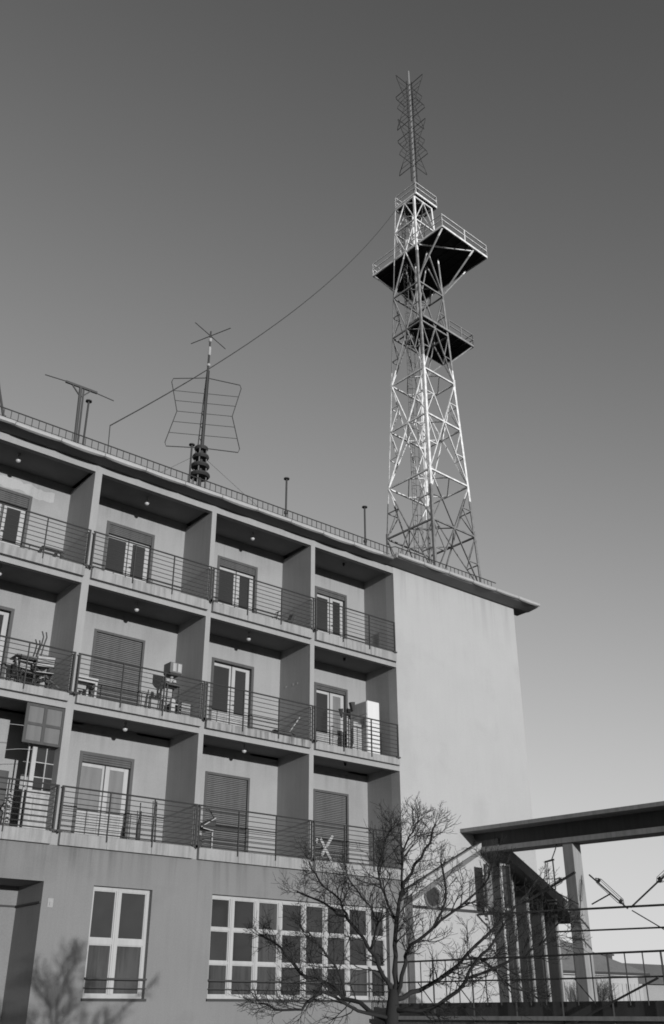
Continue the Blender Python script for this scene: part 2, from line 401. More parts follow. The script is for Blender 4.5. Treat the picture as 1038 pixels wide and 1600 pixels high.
def shutter(bi, k, n=42, lower=1.0):
    d0, d1 = doorx[bi]; z0 = FL[k]; z1 = HEAD[k]
    sh = A.b(frame_box(d0, d1, z0, z1, .06), 'closed_shutter', M_frame)
    n = 44; step = (z1 - .06 - z0) / n; mb = MB()
    for j in range(n):
        za = z0 + step * j; o = rnd.uniform(-.002, .002); a = d0 + .064; g = .004
        mb.poly([(a, D + .05, za + g), (a, D + .028 + o, za + step * .3), (a, D + .03 + o, za + step * .75), (a, D + .05, za + step - g * .2), (a, D + .07, za + step - g * .2), (a, D + .07, za + g)], (d1 - d0 - .128, 0, 0))
    sp = A.b(mb, 'slat_curtain', M_shutter, sh); sp['kind'] = 'stuff'
    return sh
for k in (0, 1, 2): door(0, k)
door(1, 2, .27); door(2, 2, .25); door(3, 2, .2); door(4, 2, .12)
door(1, 1, .0); shutter(2, 1); door(3, 1, .0, (0, 0)); door(4, 1, .1, (0, 1))
door(1, 0, .1); door(2, 0, .16, (1, 1)); shutter(3, 0); shutter(4, 0)  # lower middle door: bright reflections painted as a lighter pane colour
# dark rooms behind the doors
# ground-floor windows
def window(x0, x1, z0, z1, cols, rows, nm, curtain=()):
    y = .12; fw_ = .07
    mb = MB()
    mb.box(x0, x0 + fw_, y, y + .07, z0, z1); mb.box(x1 - fw_, x1, y, y + .07, z0, z1)
    mb.box(x0 + fw_, x1 - fw_, y, y + .07, z1 - fw_, z1); mb.box(x0 + fw_, x1 - fw_, y, y + .07, z0, z0 + fw_)
    for c in cols:
        mb.box(c - .058, c + .058, y - .012, y + .07, z0 + fw_, z1 - fw_); mb.box(c - .02, c + .02, y - .022, y - .012, z0 + fw_, z1 - fw_)
    xs = [x0 + fw_] + [v for c in cols for v in (c - .058, c + .058)] + [x1 - fw_]
    th = .055 if len(cols) == 1 else .028
    for i in range(0, len(xs), 2):
        for r_ in rows: mb.box(xs[i], xs[i + 1], y - .006, y + .07, r_ - th, r_ + th)
        if True:   # thin casement profile
            zz = [z0 + fw_] + [q for r_ in rows for q in (r_ - th, r_ + th)] + [z1 - fw_]
            for j in range(0, len(zz), 2):
                a, b, c, d = xs[i], xs[i + 1], zz[j], zz[j + 1]; t = .022
                mb.box(a, a + t, y + .012, y + .06, c, d); mb.box(b - t, b, y + .012, y + .06, c, d)
                mb.box(a + t, b - t, y + .012, y + .06, c, c + t); mb.box(a + t, b - t, y + .012, y + .06, d - t, d)
    wf = A.b(mb, nm, M_white)
    zz = [z0 + fw_] + [q for r_ in rows for q in (r_ - th, r_ + th)] + [z1 - fw_]
    q = 0
    for i in range(0, len(xs), 2):
        for j in range(0, len(zz), 2):
            A.b(MB().box(xs[i] + .015, xs[i + 1] - .015, y + .045, y + .052, zz[j] + .015, zz[j + 1] - .015), 'pane', M_net if (j == 0 and i in (0, 2, 4, 12)) or (len(cols) > 1 and i == 4) else rnd.choice((M_glass, M_glass, M_glass2, M_glass3)), wf)
    A.b(MB().box(x0 - .03, x1 + .03, -.045, y + .0, z0 - .05, z0), 'sill', M_iron, wf)
    A.b(MB().bar((x0 - .01, -.02, z0 + .36), (x1 + .01, -.02, z0 + .36), .035).bar((x0 - .01, -.02, z0 + .19), (x1 + .01, -.02, z0 + .19), .016), 'guard_bar', M_iron, wf)
    # black sheet standing in for the unlit room behind
    A.b(MB().box(x0 - .1, x1 + .1, .33, .36, z0 - .1, z1 + .1), 'dark_room_sheet', M_dark, wf)
    return wf
window(9.885, 11.285, -5.71, -3.59, [10.545], [-4.65], 'kitchen_window')
window(12.83, 18.225, -5.70, -3.575, [13.46, 14.155, 14.84, 15.56, 16.23, 16.93, 17.645], [-4.98, -4.29], 'hall_window')
# flaking patch under the ceiling of the top left loggia
rp_ = random.Random(2); px_ = []
for i in range(26): t = i / 25; px_.append((6.05 + 2.3 * t, D - .004, 5.62 - .12 * t + rp_.uniform(-.05, .05)))
for i in range(26): t = 1 - i / 25; px_.append((6.05 + 2.3 * t, D - .004, 5.84 - .05 * t + rp_.uniform(-.05, .05)))
A.b(MB().poly(px_, (0, .003, 0)), 'flaking_patch', M_wing)
# three round marks left on the dividing wall
mk = MB().lathe((0, 0, 0), [(.001, 0), (.03, 0), (.03, .006), (.001, .006)], 10).me('plaster_mark', M_wing)
for (yy, zz) in ((1.08, 2.05), (.758, 2.041), (.559, 2.03)):
    o = link('plaster_mark', mk, B, (15.577 - 12, yy, zz - GZ)); o.rotation_euler = (0, -math.pi / 2, 0)

# ------------------------------------------------------------------ wooden enclosure and old door on the first-floor balcony
e1 = empty('wooden_screen', (8.35, .1, -.87), 'four-panel wooden screen closing the top of the lowest left balcony', 'screen'); a1 = At(e1)
fr = MB()
for xx in (7.91, 8.32, 8.74): fr.box(xx, xx + .07, .06, .10, -.86, .0)
for zz in (-.86, -.47, -.06): fr.box(7.98, 8.32, .064, .096, zz, zz + .06); fr.box(8.39, 8.74, .064, .096, zz, zz + .06)
a1.b(fr, 'frame', M_darkwood)
for xx, w_ in ((7.98, .34), (8.39, .35)):
    for z_ in ((-.80, -.47), (-.41, -.06)): a1.b(MB().box(xx, xx + w_, .085, .094, z_[0], z_[1]), 'panel', M_shutter)
e2 = empty('old_glazed_door', (8.58, .28, FL[0]), 'weathered white glazed wooden door leaf standing upright on the lowest left balcony', 'door'); a2 = At(e2)
a2.b(MB().box(8.26, 8.36, .26, .31, FL[0] + .01, -.76).box(8.81, 8.92, .26, .31, FL[0] + .01, -.76).box(8.36, 8.81, .26, .31, -.86, -.76)
     .box(8.36, 8.81, .26, .31, -1.87, -1.77).box(8.36, 8.81, .26, .31, FL[0] + .01, FL[0] + .15), 'frame', M_whitewood)
a2.b(MB().box(8.36, 8.81, .275, .295, FL[0] + .15, -1.87).box(8.42, 8.75, .262, .275, FL[0] + .2, -1.93), 'lower_panel', M_whitewood)
a2.b(MB().box(8.575, 8.595, .265, .30, -1.77, -.86).box(8.36, 8.575, .266, .299, -1.20, -1.18).box(8.595, 8.81, .266, .299, -1.20, -1.18)
     .box(8.36, 8.575, .266, .299, -1.51, -1.49).box(8.595, 8.81, .266, .299, -1.51, -1.49), 'glazing_bar', M_whitewood)
gp = MB().box(0, .21, .28, .286, 0, .29).me('pane', M_glass)
for xx in (8.363, 8.598):
    for zz in (-1.775, -1.488, -1.175):
        if not (xx < 8.4 and zz == -1.488): link('pane', gp, e2, (xx - 8.58, -.28, zz - FL[0]))
a2.b(MB().box(8.18, 8.21, .3, .34, FL[0] + .01, -.72), 'side_lath', M_whitewood)
for (p0, p1, lab) in (((7.93, .3, FL[0] + .02), (7.99, .5, -1.85), 'striped white wooden pole leaning beside the old glazed door'), ((7.55, .2, FL[0] + .02), (7.98, .35, -1.95), 'slanting striped pole crossing the upright one on the lowest left balcony')):
    o = empty('leaning_pole', p0, lab, 'pole', 'poles leaning on the lowest left balcony'); ao = At(o)
    ao.b(MB().tube([p0, p1], .03, 8), 'shaft', M_whitewood)
    ring = MB()
    for j in range(9):
        t = (j + .5) / 9; c = Vector(p0).lerp(Vector(p1), t); d = (Vector(p1) - Vector(p0)).normalized() * .014
        ring.tube([c - d, c + d], .035, 8)
    ao.b(ring, 'dark_band', M_iron)
cu = empty('balcony_cupboard', (7.5, .9, FL[0]), 'tall dark cupboard at the back of the lowest left balcony', 'cupboard'); ac = At(cu)
ac.b(MB().box(7.35, 8.0, .75, 1.3, FL[0] + .01, -1.35), 'body', M_darkwood)
ac.b(MB().box(7.38, 7.66, .73, .748, FL[0] + .08, -1.42).box(7.69, 7.97, .73, .748, FL[0] + .08, -1.42), 'door', M_darkwood)
ac.b(MB().box(7.63, 7.65, .71, .73, -2.0, -1.9).box(7.70, 7.72, .71, .73, -2.0, -1.9), 'knob', M_iron)
wl = MB(); pts = [(5.6, .0, -.55), (6.6, .02, -.60), (7.9, .05, -.52)]; wl.tube(pts, .006, 4); wl.tube([(5.6, .1, -1.05), (7.0, .1, -1.2), (7.9, .15, -1.0), (8.25, .2, -.95)], .005, 4)
tag(wl.build('washing_line', M_white), 'thin light line strung across the lowest left balcony', 'washing line')

# ------------------------------------------------------------------ things on the balconies
def stool(name, x0, x1, y0, y1, z0, z1, label, m=M_iron, cat='stool', back=None, grp=None):
    o = empty(name, ((x0 + x1) / 2, (y0 + y1) / 2, z0), label, cat, grp); a = At(o)
    a.b(MB().box(x0, x1, y0, y1, z1 - .035, z1), 'seat', m)
    for xx in (x0 + .015, x1 - .015):
        for yy in (y0 + .015, y1 - .015): a.b(MB().bar((xx, yy, z0), (xx, yy, z1 - .035), .03), 'leg', m)
    if back: a.b(MB().box(x0, x0 + .03, y0, y1, z1 + .15, z1 + back).box(x0, x0 + .03, y0, y0 + .03, z1, z1 + .15).box(x0, x0 + .03, y1 - .03, y1, z1, z1 + .15), 'backrest', m)
    return o
# bay 1, top floor: low dark bench frame lying on its side
o = empty('bench_frame', (8.0, .3, FL[2]), 'low dark wooden bench frame on the top left balcony', 'bench'); a = At(o)
F = FL[2]
a.b(MB().bar((7.92, .5, F + .46), (8.42, .5, F + .46), .05), 'top_bar', M_darkwood)
a.b(MB().bar((7.95, .5, F + .33), (8.3, .5, F + .33), .035), 'stretcher', M_darkwood)
for p0, p1 in (((7.92, .5, F + .46), (7.68, .3, F)), ((8.28, .5, F + .44), (8.06, .3, F)), ((8.38, .5, F + .46), (8.38, .35, F)), ((8.42, .55, F + .46), (8.46, .75, F))):
    a.b(MB().bar(p0, p1, .055), 'leg', M_darkwood)
# bay 1, second floor: pile of stacked folding chairs, poles
def folding_chair(x, y, z, rz, label, grp, m1=M_whitewood, m2=M_darkwood, tilt=0.0):
    o = empty('folding_chair', (x, y, z), label, 'chair', grp, rz); o.rotation_euler.x = tilt
    MB().bar((-.2, -.18, 0), (-.2, .16, .78), .028).bar((.2, -.18, 0), (.2, .16, .78), .028).build('back_frame', m2, o)
    MB().bar((-.17, .2, 0), (-.17, -.16, .43), .028).bar((.17, .2, 0), (.17, -.16, .43), .028).build('leg_frame', m2, o)
    for j in range(5): MB().box(-.19, .19, -.16 + j * .065, -.11 + j * .065, .425, .44).build('seat_slat', m1, o)
    for j in range(3): MB().box(-.185, .185, .09 + j * .03, .105 + j * .03, .58 + j * .08, .64 + j * .08).build('back_slat', m1, o)
    return o
g = 'folding chairs heaped on the second-floor left balcony'
F = FL[1]
folding_chair(7.95, .55, F, .2, 'upright folding chair at the left of the heap on the middle left balcony', g)
folding_chair(8.15, .75, F, -.3, 'folding chair in the middle of the heap behind the middle left railing', g)
folding_chair(8.30, .35, F, 2.9, 'folding chair turned backwards in the heap on the middle left balcony', g)
folding_chair(8.62, .45, F + .02, 1.2, 'rightmost folding chair leaning over at the dividing wall of the middle left balcony', g, tilt=-.5)
o = empty('garden_table', (8.1, .8, F), 'slatted garden table stacked with boards on the middle left balcony', 'table'); a = At(o)
for j in range(5): a.b(MB().box(7.78, 8.52, .55 + j * .11, .64 + j * .11, F + .70, F + .725), 'slat', M_whitewood)
for xx in (7.8, 8.48):
    for yy in (.58, 1.02): a.b(MB().bar((xx, yy, F), (xx, yy, F + .7), .035), 'leg', M_darkwood)
for j, (z_, w_) in enumerate(((.76, .03), (.81, -.05))):
    tag(MB().box(7.75 + w_, 8.5 + w_, .5, .95, F + z_, F + z_ + .03).build('board', M_shutter), ('lower', 'upper')[j] + ' of two boards lying on the slatted garden table', 'board', 'boards on the garden table')
for dx, lab in ((0, 'left bent metal pole rising above the folding chairs'), (.1, 'right bent metal pole rising above the folding chairs')):
    tag(MB().tube([(8.22 + dx, .85, F + .02), (8.26 + dx, .85, F + .9), (8.36 + dx * .6, .85, F + 1.3), (8.38 + dx * .8, .85, F + 1.48), (8.33 + dx, .85, F + 1.6)], .018, 6).build('bent_pole', M_darkwood), lab, 'pole', 'bent poles above the folding chairs')
# bay 2, second floor: white table, stand with a box, crate
o = empty('white_table', (9.3, .6, F), 'small white painted table by the left end of the shuttered middle balcony', 'table'); a = At(o)
a.b(MB().box(8.99, 9.66, .4, .9, F + .56, F + .60), 'tabletop', M_white)
a.b(MB().box(9.02, 9.63, .42, .45, F + .49, F + .56).box(9.6, 9.63, .45, .88, F + .49, F + .56), 'apron', M_white)
for xx in (9.0, 9.60):
    for yy in (.41, .85): a.b(MB().box(xx, xx + .05, yy, yy + .05, F, F + .56), 'leg', M_white)
bt = MB().lathe((0, 0, 0), [(.001, 0), (.045, 0), (.045, .2), (.016, .26), (.016, .31), (.001, .31)], 12).me('bottle', M_white)
for p in bt.polygons: p.use_smooth = True
for x_, y_, z_, s_, lab in ((9.22, .5, F, 1, 'white bottle standing on the floor under the white table'), (9.36, .6, F, .9, 'slimmer pale bottle under the white table, right of the other'), (17.45, .42, F, 1.05, 'white bottle on the floor left of the tall white refrigerator')):
    b_ = bpy.data.objects.new('bottle', bt); COL.objects.link(b_); b_.location = (x_, y_, z_); b_.scale = (s_ * .9, s_ * .9, s_); tag(b_, lab, 'bottle')
tag(MB().poly([(9.70, .85, F + .62), (9.95, .85, F + .62), (9.85, .85, F + .53), (9.72, .85, F + .50)], (0, .25, 0)).bar((9.80, 1.0, F + .5), (9.80, 1.0, F), .04).build('small_stand', M_darkwood), 'small dark stand just right of the white table', 'stand')
o = stool('high_stool', 11.42, 11.78, .3, .62, F, F + .84, 'tall stool carrying jars and a wooden box on the middle balcony', M_darkwood)
a = At(o)
a.b(MB().bar((11.44, .31, F + .35), (11.76, .31, F + .35), .022).bar((11.44, .60, F + .5), (11.76, .60, F + .5), .022), 'stretcher', M_whitewood)
o = empty('box_stand', (11.64, .55, F + .841), 'turned support holding up a wooden box on the tall stool', 'stand'); a = At(o)
a.b(MB().lathe((11.64, .5, F + .841), [(.07, 0), (.07, .03), (.03, .06), (.03, .2), (.05, .24)], 10), 'column', M_whitewood)
a.b(MB().poly([(11.5, .36, F + 1.14), (11.84, .36, F + 1.14), (11.76, .36, F + 1.08), (11.56, .36, F + 1.08)], (0, .3, 0)), 'cradle', M_iron)
o = empty('wooden_box', (11.66, .5, F + 1.142), 'small pale wooden box perched high above the railing of the middle balcony', 'box'); a = At(o)
a.b(MB().box(11.49, 11.83, .34, .66, F + 1.142, F + 1.40), 'body', M_shutter)
a.b(MB().box(11.56, 11.66, .325, .339, F + 1.17, F + 1.38).box(11.70, 11.80, .325, .339, F + 1.17, F + 1.38), 'front_panel', M_whitewood)
for dx, z_, lab in ((.08, .842, 'left white jar on the tall stool'), (.27, .842, 'right white jar on the tall stool')):
    j_ = MB().lathe((11.40 + dx, .4, F + z_), [(.001, 0), (.045, 0), (.05, .08), (.035, .13), (.001, .13)], 12).build('jar', M_white, smooth=True); tag(j_, lab, 'jar')
o = empty('pale_container', (11.55, .42, F), 'tall white container standing under the tall stool', 'container'); a = At(o)
a.b(MB().box(11.52, 11.62, .2, .29, F, F + .42).box(11.535, 11.605, .21, .28, F + .42, F + .47), 'body', M_white)
o = empty('slatted_crate', (12.0, .45, F), 'wooden slatted crate beside the dividing wall of the middle balcony', 'crate'); a = At(o)
for j in range(6): a.b(MB().box(11.89, 12.14, .35, .362, F + .02 + j * .075, F + .078 + j * .075), 'slat', M_whitewood)
for xx in (11.89, 12.005, 12.12): a.b(MB().box(xx, xx + .02, .363, .38, F, F + .46), 'batten', M_darkwood)
a.b(MB().box(11.89, 12.14, .60, .62, F, F + .44).box(11.89, 12.14, .38, .60, F, F + .02), 'body', M_whitewood)
o = tag(MB().poly([(11.66, .40, F), (11.86, .40, F), (11.86, .40, F + .46), (11.66, .40, F + .42)], (0, .4, 0)).build('dark_chest', M_darkwood), 'dark wooden chest between the stool and the slatted crate', 'chest')
tag(MB().tube([(11.29, .4, F), (11.36, .42, F + .9), (11.37, .42, F + 1.0)], .016, 6).tube([(11.24, .4, F + .02), (11.33, .42, F + .9)], .014, 6).box(11.2, 11.34, .36, .44, F, F + .1).build('folded_tripod', M_iron), 'folded dark tripod leaning left of the tall stool', 'tripod')
# bay 3: toys / small clutter
F = FL[2]
o = empty('small_tricycle', (14.95, .4, F), 'small dark tricycle standing behind the top railing of the third balcony', 'tricycle'); a = At(o)
def ring(c, r, m_r, ax='y', n=14):
    return MB().tube([(c[0] + r * math.cos(2 * math.pi * t / n), c[1], c[2] + r * math.sin(2 * math.pi * t / n)) for t in range(n + 1)], m_r, 5, False)
for c in ((14.68, .4, F + .16), (15.08, .3, F + .11), (15.08, .52, F + .11)): a.b(ring(c, .14 if c[0] < 14.8 else .1, .013), 'wheel', M_iron)
a.b(MB().bar((14.68, .4, F + .16), (15.08, .4, F + .14), .03).bar((14.68, .4, F + .16), (14.76, .4, F + .46), .022).bar((14.76, .28, F + .46), (14.76, .52, F + .46), .018), 'frame', M_iron)
a.b(MB().poly([(15.0, .3, F + .22), (15.2, .3, F + .22), (15.28, .3, F + .50), (15.22, .3, F + .50), (15.12, .3, F + .28), (15.0, .3, F + .26)], (0, .2, 0)), 'saddle', M_iron)
F = FL[1]
o = empty('toy_cart', (15.0, .4, F), 'low dark cart with two wheels and a slanting handle on the third balcony', 'cart'); a = At(o)
for c in ((14.72, .35, F + .12), (15.26, .35, F + .12)): a.b(ring(c, .11, .022), 'wheel', M_iron)
a.b(MB().box(14.78, 15.22, .28, .55, F + .14, F + .24), 'tray', M_darkwood)
a.b(MB().bar((15.2, .4, F + .24), (15.56, .4, F + .72), .022), 'handle', M_whitewood)
# dark stain pickets: flower trough hung on the slab
# bay 3, first floor: dark folding deck chair
F = FL[0]
o = empty('deck_chair', (12.8, .4, F), 'dark collapsed deck chair folded against the lower dividing wall', 'chair'); a = At(o)
a.b(MB().bar((12.60, .35, F), (12.58, .35, F + .95), .025).bar((12.58, .35, F + .95), (12.84, .35, F + .97), .025).bar((12.84, .35, F + .97), (13.02, .35, F + .73), .022), 'back_frame', M_iron)
a.b(MB().poly([(12.62, .3, F + .54), (12.98, .3, F + .76), (13.04, .3, F + .66), (12.94, .3, F + .48), (12.66, .3, F + .50)], (0, .34, 0)), 'canvas_seat', M_iron)
a.b(MB().bar((12.6, .28, F + .52), (13.0, .28, F + .76), .02).bar((12.66, .28, F + .50), (12.95, .28, F + .46), .018), 'seat_rail', M_whitewood)
a.b(MB().bar((12.93, .3, F + .48), (12.93, .3, F), .03), 'front_leg', M_whitewood)
a.b(MB().poly([(12.58, .3, F + .1), (12.64, .3, F + .1), (12.66, .3, F + .26), (12.8, .3, F + .27), (12.6, .3, F + .34)], (0, .2, 0)).bar((12.62, .3, F + .16), (12.92, .3, F + .2), .02), 'strut', M_iron)
# bay 2, first floor: umbrella, sticks
tag(MB().lathe((11.03, .4, F), [(.001, 0), (.05, .0), (.055, .3), (.03, .5), (.012, .62), (.012, .9), (.001, .9)], 10).build('closed_parasol', M_iron, smooth=True), 'dark closed parasol standing upright behind the lower railing', 'parasol')
for x_, lab in ((11.36, 'thin left stick leaning at the lower middle balcony'), (11.45, 'thicker right stick leaning at the lower middle balcony')):
    tag(MB().tube([(x_ + .02, .4, F), (x_, .42, F + .98)], .012 if x_ < 11.4 else .022, 6).build('stick', M_darkwood), lab, 'stick', 'sticks on the lower middle balcony')
# bay 4, second floor: refrigerator and boards
F = FL[1]
o = empty('refrigerator', (18.2, .6, F), 'tall white refrigerator on the right-hand middle balcony', 'refrigerator'); a = At(o)
bevel(a.b(MB().box(17.98, 18.44, .4, 1.15, F + .03, F + 1.64), 'body', M_enamel), .03, 3)
a.b(MB().box(17.955, 17.978, .43, 1.12, F + .08, F + 1.22).box(17.955, 17.978, .43, 1.12, F + 1.25, F + 1.60), 'door', M_whitewood)
a.b(MB().bar((17.94, .5, F + .9), (17.94, .5, F + 1.15), .02), 'handle', M_iron)
for j, (x_, w_, h_, y_) in enumerate(((17.30, .03, 1.08, .5), (17.42, .025, 1.02, .55), (17.62, .16, 1.0, .6), (17.80, .13, .98, .62))):
    tag(MB().box(x_, x_ + w_, y_, y_ + .03, F, F + h_).build('plank', M_whitewood), ('thin leftmost lath leaning before the right-hand door', 'second thin lath from the left near the refrigerator', 'wide pale plank standing next to the refrigerator door', 'narrower pale plank closest to the refrigerator')[j], 'plank', 'planks standing by the refrigerator')
o = empty('hanging_lantern', (17.55, .9, F + 1.5), 'small dark lantern hanging left of the refrigerator top', 'lantern'); a = At(o)
a.b(MB().poly([(17.70, .8, F + 1.62), (17.86, .8, F + 1.65), (17.83, .8, F + 1.38), (17.78, .8, F + 1.36)], (0, .1, 0)), 'shade', M_iron)
tag(MB().box(18.50, 18.53, .6, .63, F, F + .82).box(18.56, 18.58, .6, .62, F, F + .78).build('lath_pair', M_whitewood), 'pair of thin laths standing right of the refrigerator', 'lath')
# bay 4, first floor: white crossed trestle
F = FL[0]
o = empty('crossed_trestle', (16.25, .3, F), 'white wooden trestle of crossed slats at the lower right balcony', 'trestle'); a = At(o)
for (p0, p1) in (((16.47, .15, F + .68), (16.10, .15, F + .15)), ((16.10, .19, F + .58), (16.50, .19, F + .0)), ((16.26, .5, F + .62), (15.95, .5, F + .15)), ((15.95, .54, F + .55), (16.30, .54, F + .0))):
    a.b(MB().bar(p0, p1, .05, .075), 'slat', M_white)
a.b(MB().bar((16.28, .12, F + .36), (16.1, .56, F + .34), .04), 'pivot', M_iron)

# ------------------------------------------------------------------ roof: aerials, vents, cable
def rz(y): return 6.33 + (y + .3) * .054
def vent(x, y, top, label):
    o = empty('vent_pipe', (x, y, rz(y)), label, 'pipe', 'thin pipes standing on the roof edge')
    MB().tube([(0, 0, 0), (0, 0, top - rz(y))], .028, 8).build('pipe', M_iron, o)
    MB().lathe((0, 0, top - rz(y)), [(.001, -.0), (.085, .0), (.085, .03), (.04, .05), (.001, .05)], 10).build('cap', M_iron, o)
    MB().lathe((.0, 0, .34), [(.03, 0), (.055, .03), (.055, .1), (.03, .13)], 8).build('clamp', M_iron, o)
vent(11.86, .75, 8.28, 'thin capped pipe just left of the disc stack')
vent(14.65, .0, 7.84, 'thin capped pipe standing alone at the middle of the roof edge')
vent(17.66, .0, 7.90, 'thin capped pipe nearest the lattice tower')
vent(8.66, .75, 8.40, 'short capped pipe beside the dipole aerial')
o = empty('dipole_aerial', (8.5, .8, rz(.8)), 'T-shaped dipole aerial on a double wooden post', 'aerial'); a = At(o)
a.b(MB().tube([(8.47, .8, rz(.8)), (8.41, .8, 8.76)], .045, 8).tube([(8.55, .8, rz(.8)), (8.50, .8, 8.74)], .026, 8), 'post', M_darkwood)
a.b(MB().bar((7.98, .8, 8.78), (8.88, .8, 8.80), .05, .06), 'crossbar', M_darkwood)
a.b(MB().bar((8.42, .8, 8.5), (8.18, .8, 8.75), .03).bar((8.46, .8, 8.5), (8.68, .8, 8.76), .03), 'brace', M_darkwood)
a.b(MB().tube([(7.41, .8, 8.74), (8.1, .8, 8.80)], .013, 6), 'dipole_rod', M_iron)
a.b(MB().tube([(8.7, .8, 8.79), (9.38, .8, 8.76)], .013, 6), 'dipole_rod', M_iron)
o = empty('leaning_mast', (6.3, .0, rz(0)), 'slanting thin mast at the far left of the roof edge', 'mast'); a = At(o)
a.b(MB().tube([(6.37, .0, rz(0)), (6.08, .0, 7.30), (5.9, 0, 8.0)], [.035, .028, .02], 7), 'pole', M_iron)
a.b(MB().bar((6.34, 0, rz(0) + .3), (6.5, .35, rz(.35)), .02), 'strut', M_iron)
# butterfly aerial with disc base
ma = empty('butterfly_aerial', (12.2, .8, rz(.8)), 'roof mast with butterfly-shaped rod frame above a stack of dark discs', 'aerial'); a = At(ma)
X0, Y0 = 12.20, .8
for j, (z_, r_) in enumerate(((7.42, .30), (7.72, .27), (8.02, .24), (8.30, .20))):
    a.b(MB().lathe((X0, Y0, z_), [(.05, -.05), (r_ * .85, -.05), (r_, 0), (r_ * .95, .05), (.05, .09)], 18), 'disc', M_iron)
for t in range(4):
    an = math.pi / 4 + t * math.pi / 2
    a.b(MB().bar((X0 + .22 * math.cos(an), Y0 + .22 * math.sin(an), rz(.8)), (X0 + .15 * math.cos(an), Y0 + .15 * math.sin(an), 8.32), .03), 'frame_leg', M_shutter)
mast = MB().tube([(X0, Y0, rz(.8)), (X0 + .02, Y0, 8.5), (X0 + .05, Y0, 12.5)], [.06, .055, .025], 8)
a.b(mast, 'mast', M_iron)
lat = MB()
for s1 in (-.09, .09): lat.tube([(X0 + s1, Y0 + .05, 8.35), (X0 + .05 + s1 * .4 + .03, Y0 + .05, 11.1)], .016, 5)
for j in range(12):
    z_ = 8.5 + j * .21; k1 = .09 * (1 - j * .04); sg = 1 if j % 2 else -1
    lat.bar((X0 - sg * k1 + j * .006, Y0 + .05, z_), (X0 + sg * k1 + j * .006, Y0 + .05, z_ + .21), .014)
a.b(lat, 'lattice', M_iron)
a.b(MB().lathe((X0 + .05, Y0, 11.2), [(.03, 0), (.05, .02), (.05, .08), (.03, .1)], 8).lathe((X0 + .05, Y0, 11.6), [(.03, 0), (.045, .02), (.045, .3), (.03, .32)], 8).lathe((X0 + .05, Y0, 12.1), [(.03, 0), (.05, .02), (.05, .12), (.03, .14)], 8), 'insulator', M_whitewood)
ex = Vector((math.cos(R(-29)), math.sin(R(-29)), 0))
C0 = Vector((X0 + .02, Y0 - .02, 0))
def pt(s_, z_): return C0 + ex * s_ + Vector((0, 0, z_))
fr_ = [(-.06, 10.75), (-.98, 10.62), (-1.02, 10.5), (-.80, 9.50), (-1.06, 8.42), (-1.02, 8.30), (-.06, 8.34)]
wing_l = MB().tube([pt(*q) for q in fr_], .0135, 6)
wing_r = MB().tube([pt(-s_, z_) for s_, z_ in fr_], .0135, 6)
a.b(wing_l, 'rod_frame', M_iron); a.b(wing_r, 'rod_frame', M_iron)
for z_, hw in ((10.2, .95), (9.86, .88), (9.50, .80), (9.14, .885), (8.76, .975)):
    a.b(MB().tube([pt(-hw, z_), pt(hw, z_)], .009, 5), 'cross_rod', M_iron)
for th, L_ in ((20, .75), (110, .75)):
    d_ = Vector((math.cos(R(th)), math.sin(R(th)), 0)); c_ = Vector((X0 + .05, Y0, 12.33))
    a.b(MB().tube([c_ - d_ * L_, c_ + d_ * L_], .013, 6), 'turnstile_rod', M_iron)
# guy wires and the long cable up to the tower
def wire(name, p0, p1, sag, r_, label, cat):
    p0 = Vector(p0); p1 = Vector(p1); pts = [p0.lerp(p1, t / 24) - Vector((0, 0, sag * 4 * (t / 24) * (1 - t / 24))) for t in range(25)]
    return tag(MB().tube(pts, r_, 5).build(name, M_iron), label, cat)
wire('guy_wire', (12.35, .8, 8.05), (15.0, .5, 6.45), .0, .005, 'thin guy wire running right from the disc stack to the roof', 'wire')
wire('guy_wire', (12.05, .8, 8.05), (10.3, .8, 6.5), .0, .005, 'thin guy wire running left from the disc stack to the roof', 'wire')
o = empty('cable_pole', (9.27, .6, rz(.6)), 'thin pole where the long tower cable comes down', 'pole')
MB().tube([(0.04, 0, 0), (0, 0, 7.83 - rz(.6))], .012, 5).build('rod', M_iron, o)
rotT = .045; cT, sT = math.cos(rotT), math.sin(rotT)
def TW(x_, y_, z_): return (39 + x_ * cT - y_ * sT, 18 + x_ * sT + y_ * cT, z_)
wire('long_cable', (9.27, .6, 7.83), TW(-.9, 1.0, 47.3), 1.45, .018, 'long sagging cable from the roof up to the top of the tower', 'cable')

# ------------------------------------------------------------------ the lattice tower
TB = GZ
tw = empty('lattice_tower', (39, 18, TB), 'tall banded steel lattice mast tower with three open platforms behind the building', 'tower', rz=rotT)
def hw(z):
    if z < 20.05: return 1.946 + (20.05 - z) * .038
    if z < 31.41: return 1.946 - (z - 20.05) * .0382
    return max(.3, 1.512 - (z - 31.41) * .0335)
def L(x_, y_, z_): return (x_, y_, z_ - TB)
class TT:
    @staticmethod
    def b(mb, name, m=M_tower, parent=None, smooth=False): return mb.build(name, m, parent or tw, smooth)
legs = [(-1, -1), (1, -1), (1, 1), (-1, 1)]
brk = [TB, 20.05, 31.41, 47.2]
def angle_bar(mb, p0, p1, w, t, sx, sy):   # L-profile leg opening towards the centre
    p0 = Vector(p0); p1 = Vector(p1)
    for q in ([(0, 0), (-sx * w, 0), (-sx * w, -sy * t), (-sx * t, -sy * t), (-sx * t, -sy * w), (0, -sy * w)],):
        b = len(mb.v); mb.v += [(p0.x + x_, p0.y + y_, p0.z) for x_, y_ in q] + [(p1.x + x_, p1.y + y_, p1.z) for x_, y_ in q]
        m_ = len(q); mb.f.append(tuple(b + i for i in range(m_))); mb.f.append(tuple(b + m_ + i for i in range(m_)))
        for i in range(m_): mb.f.append((b + i, b + (i + 1) % m_, b + m_ + (i + 1) % m_, b + m_ + i))
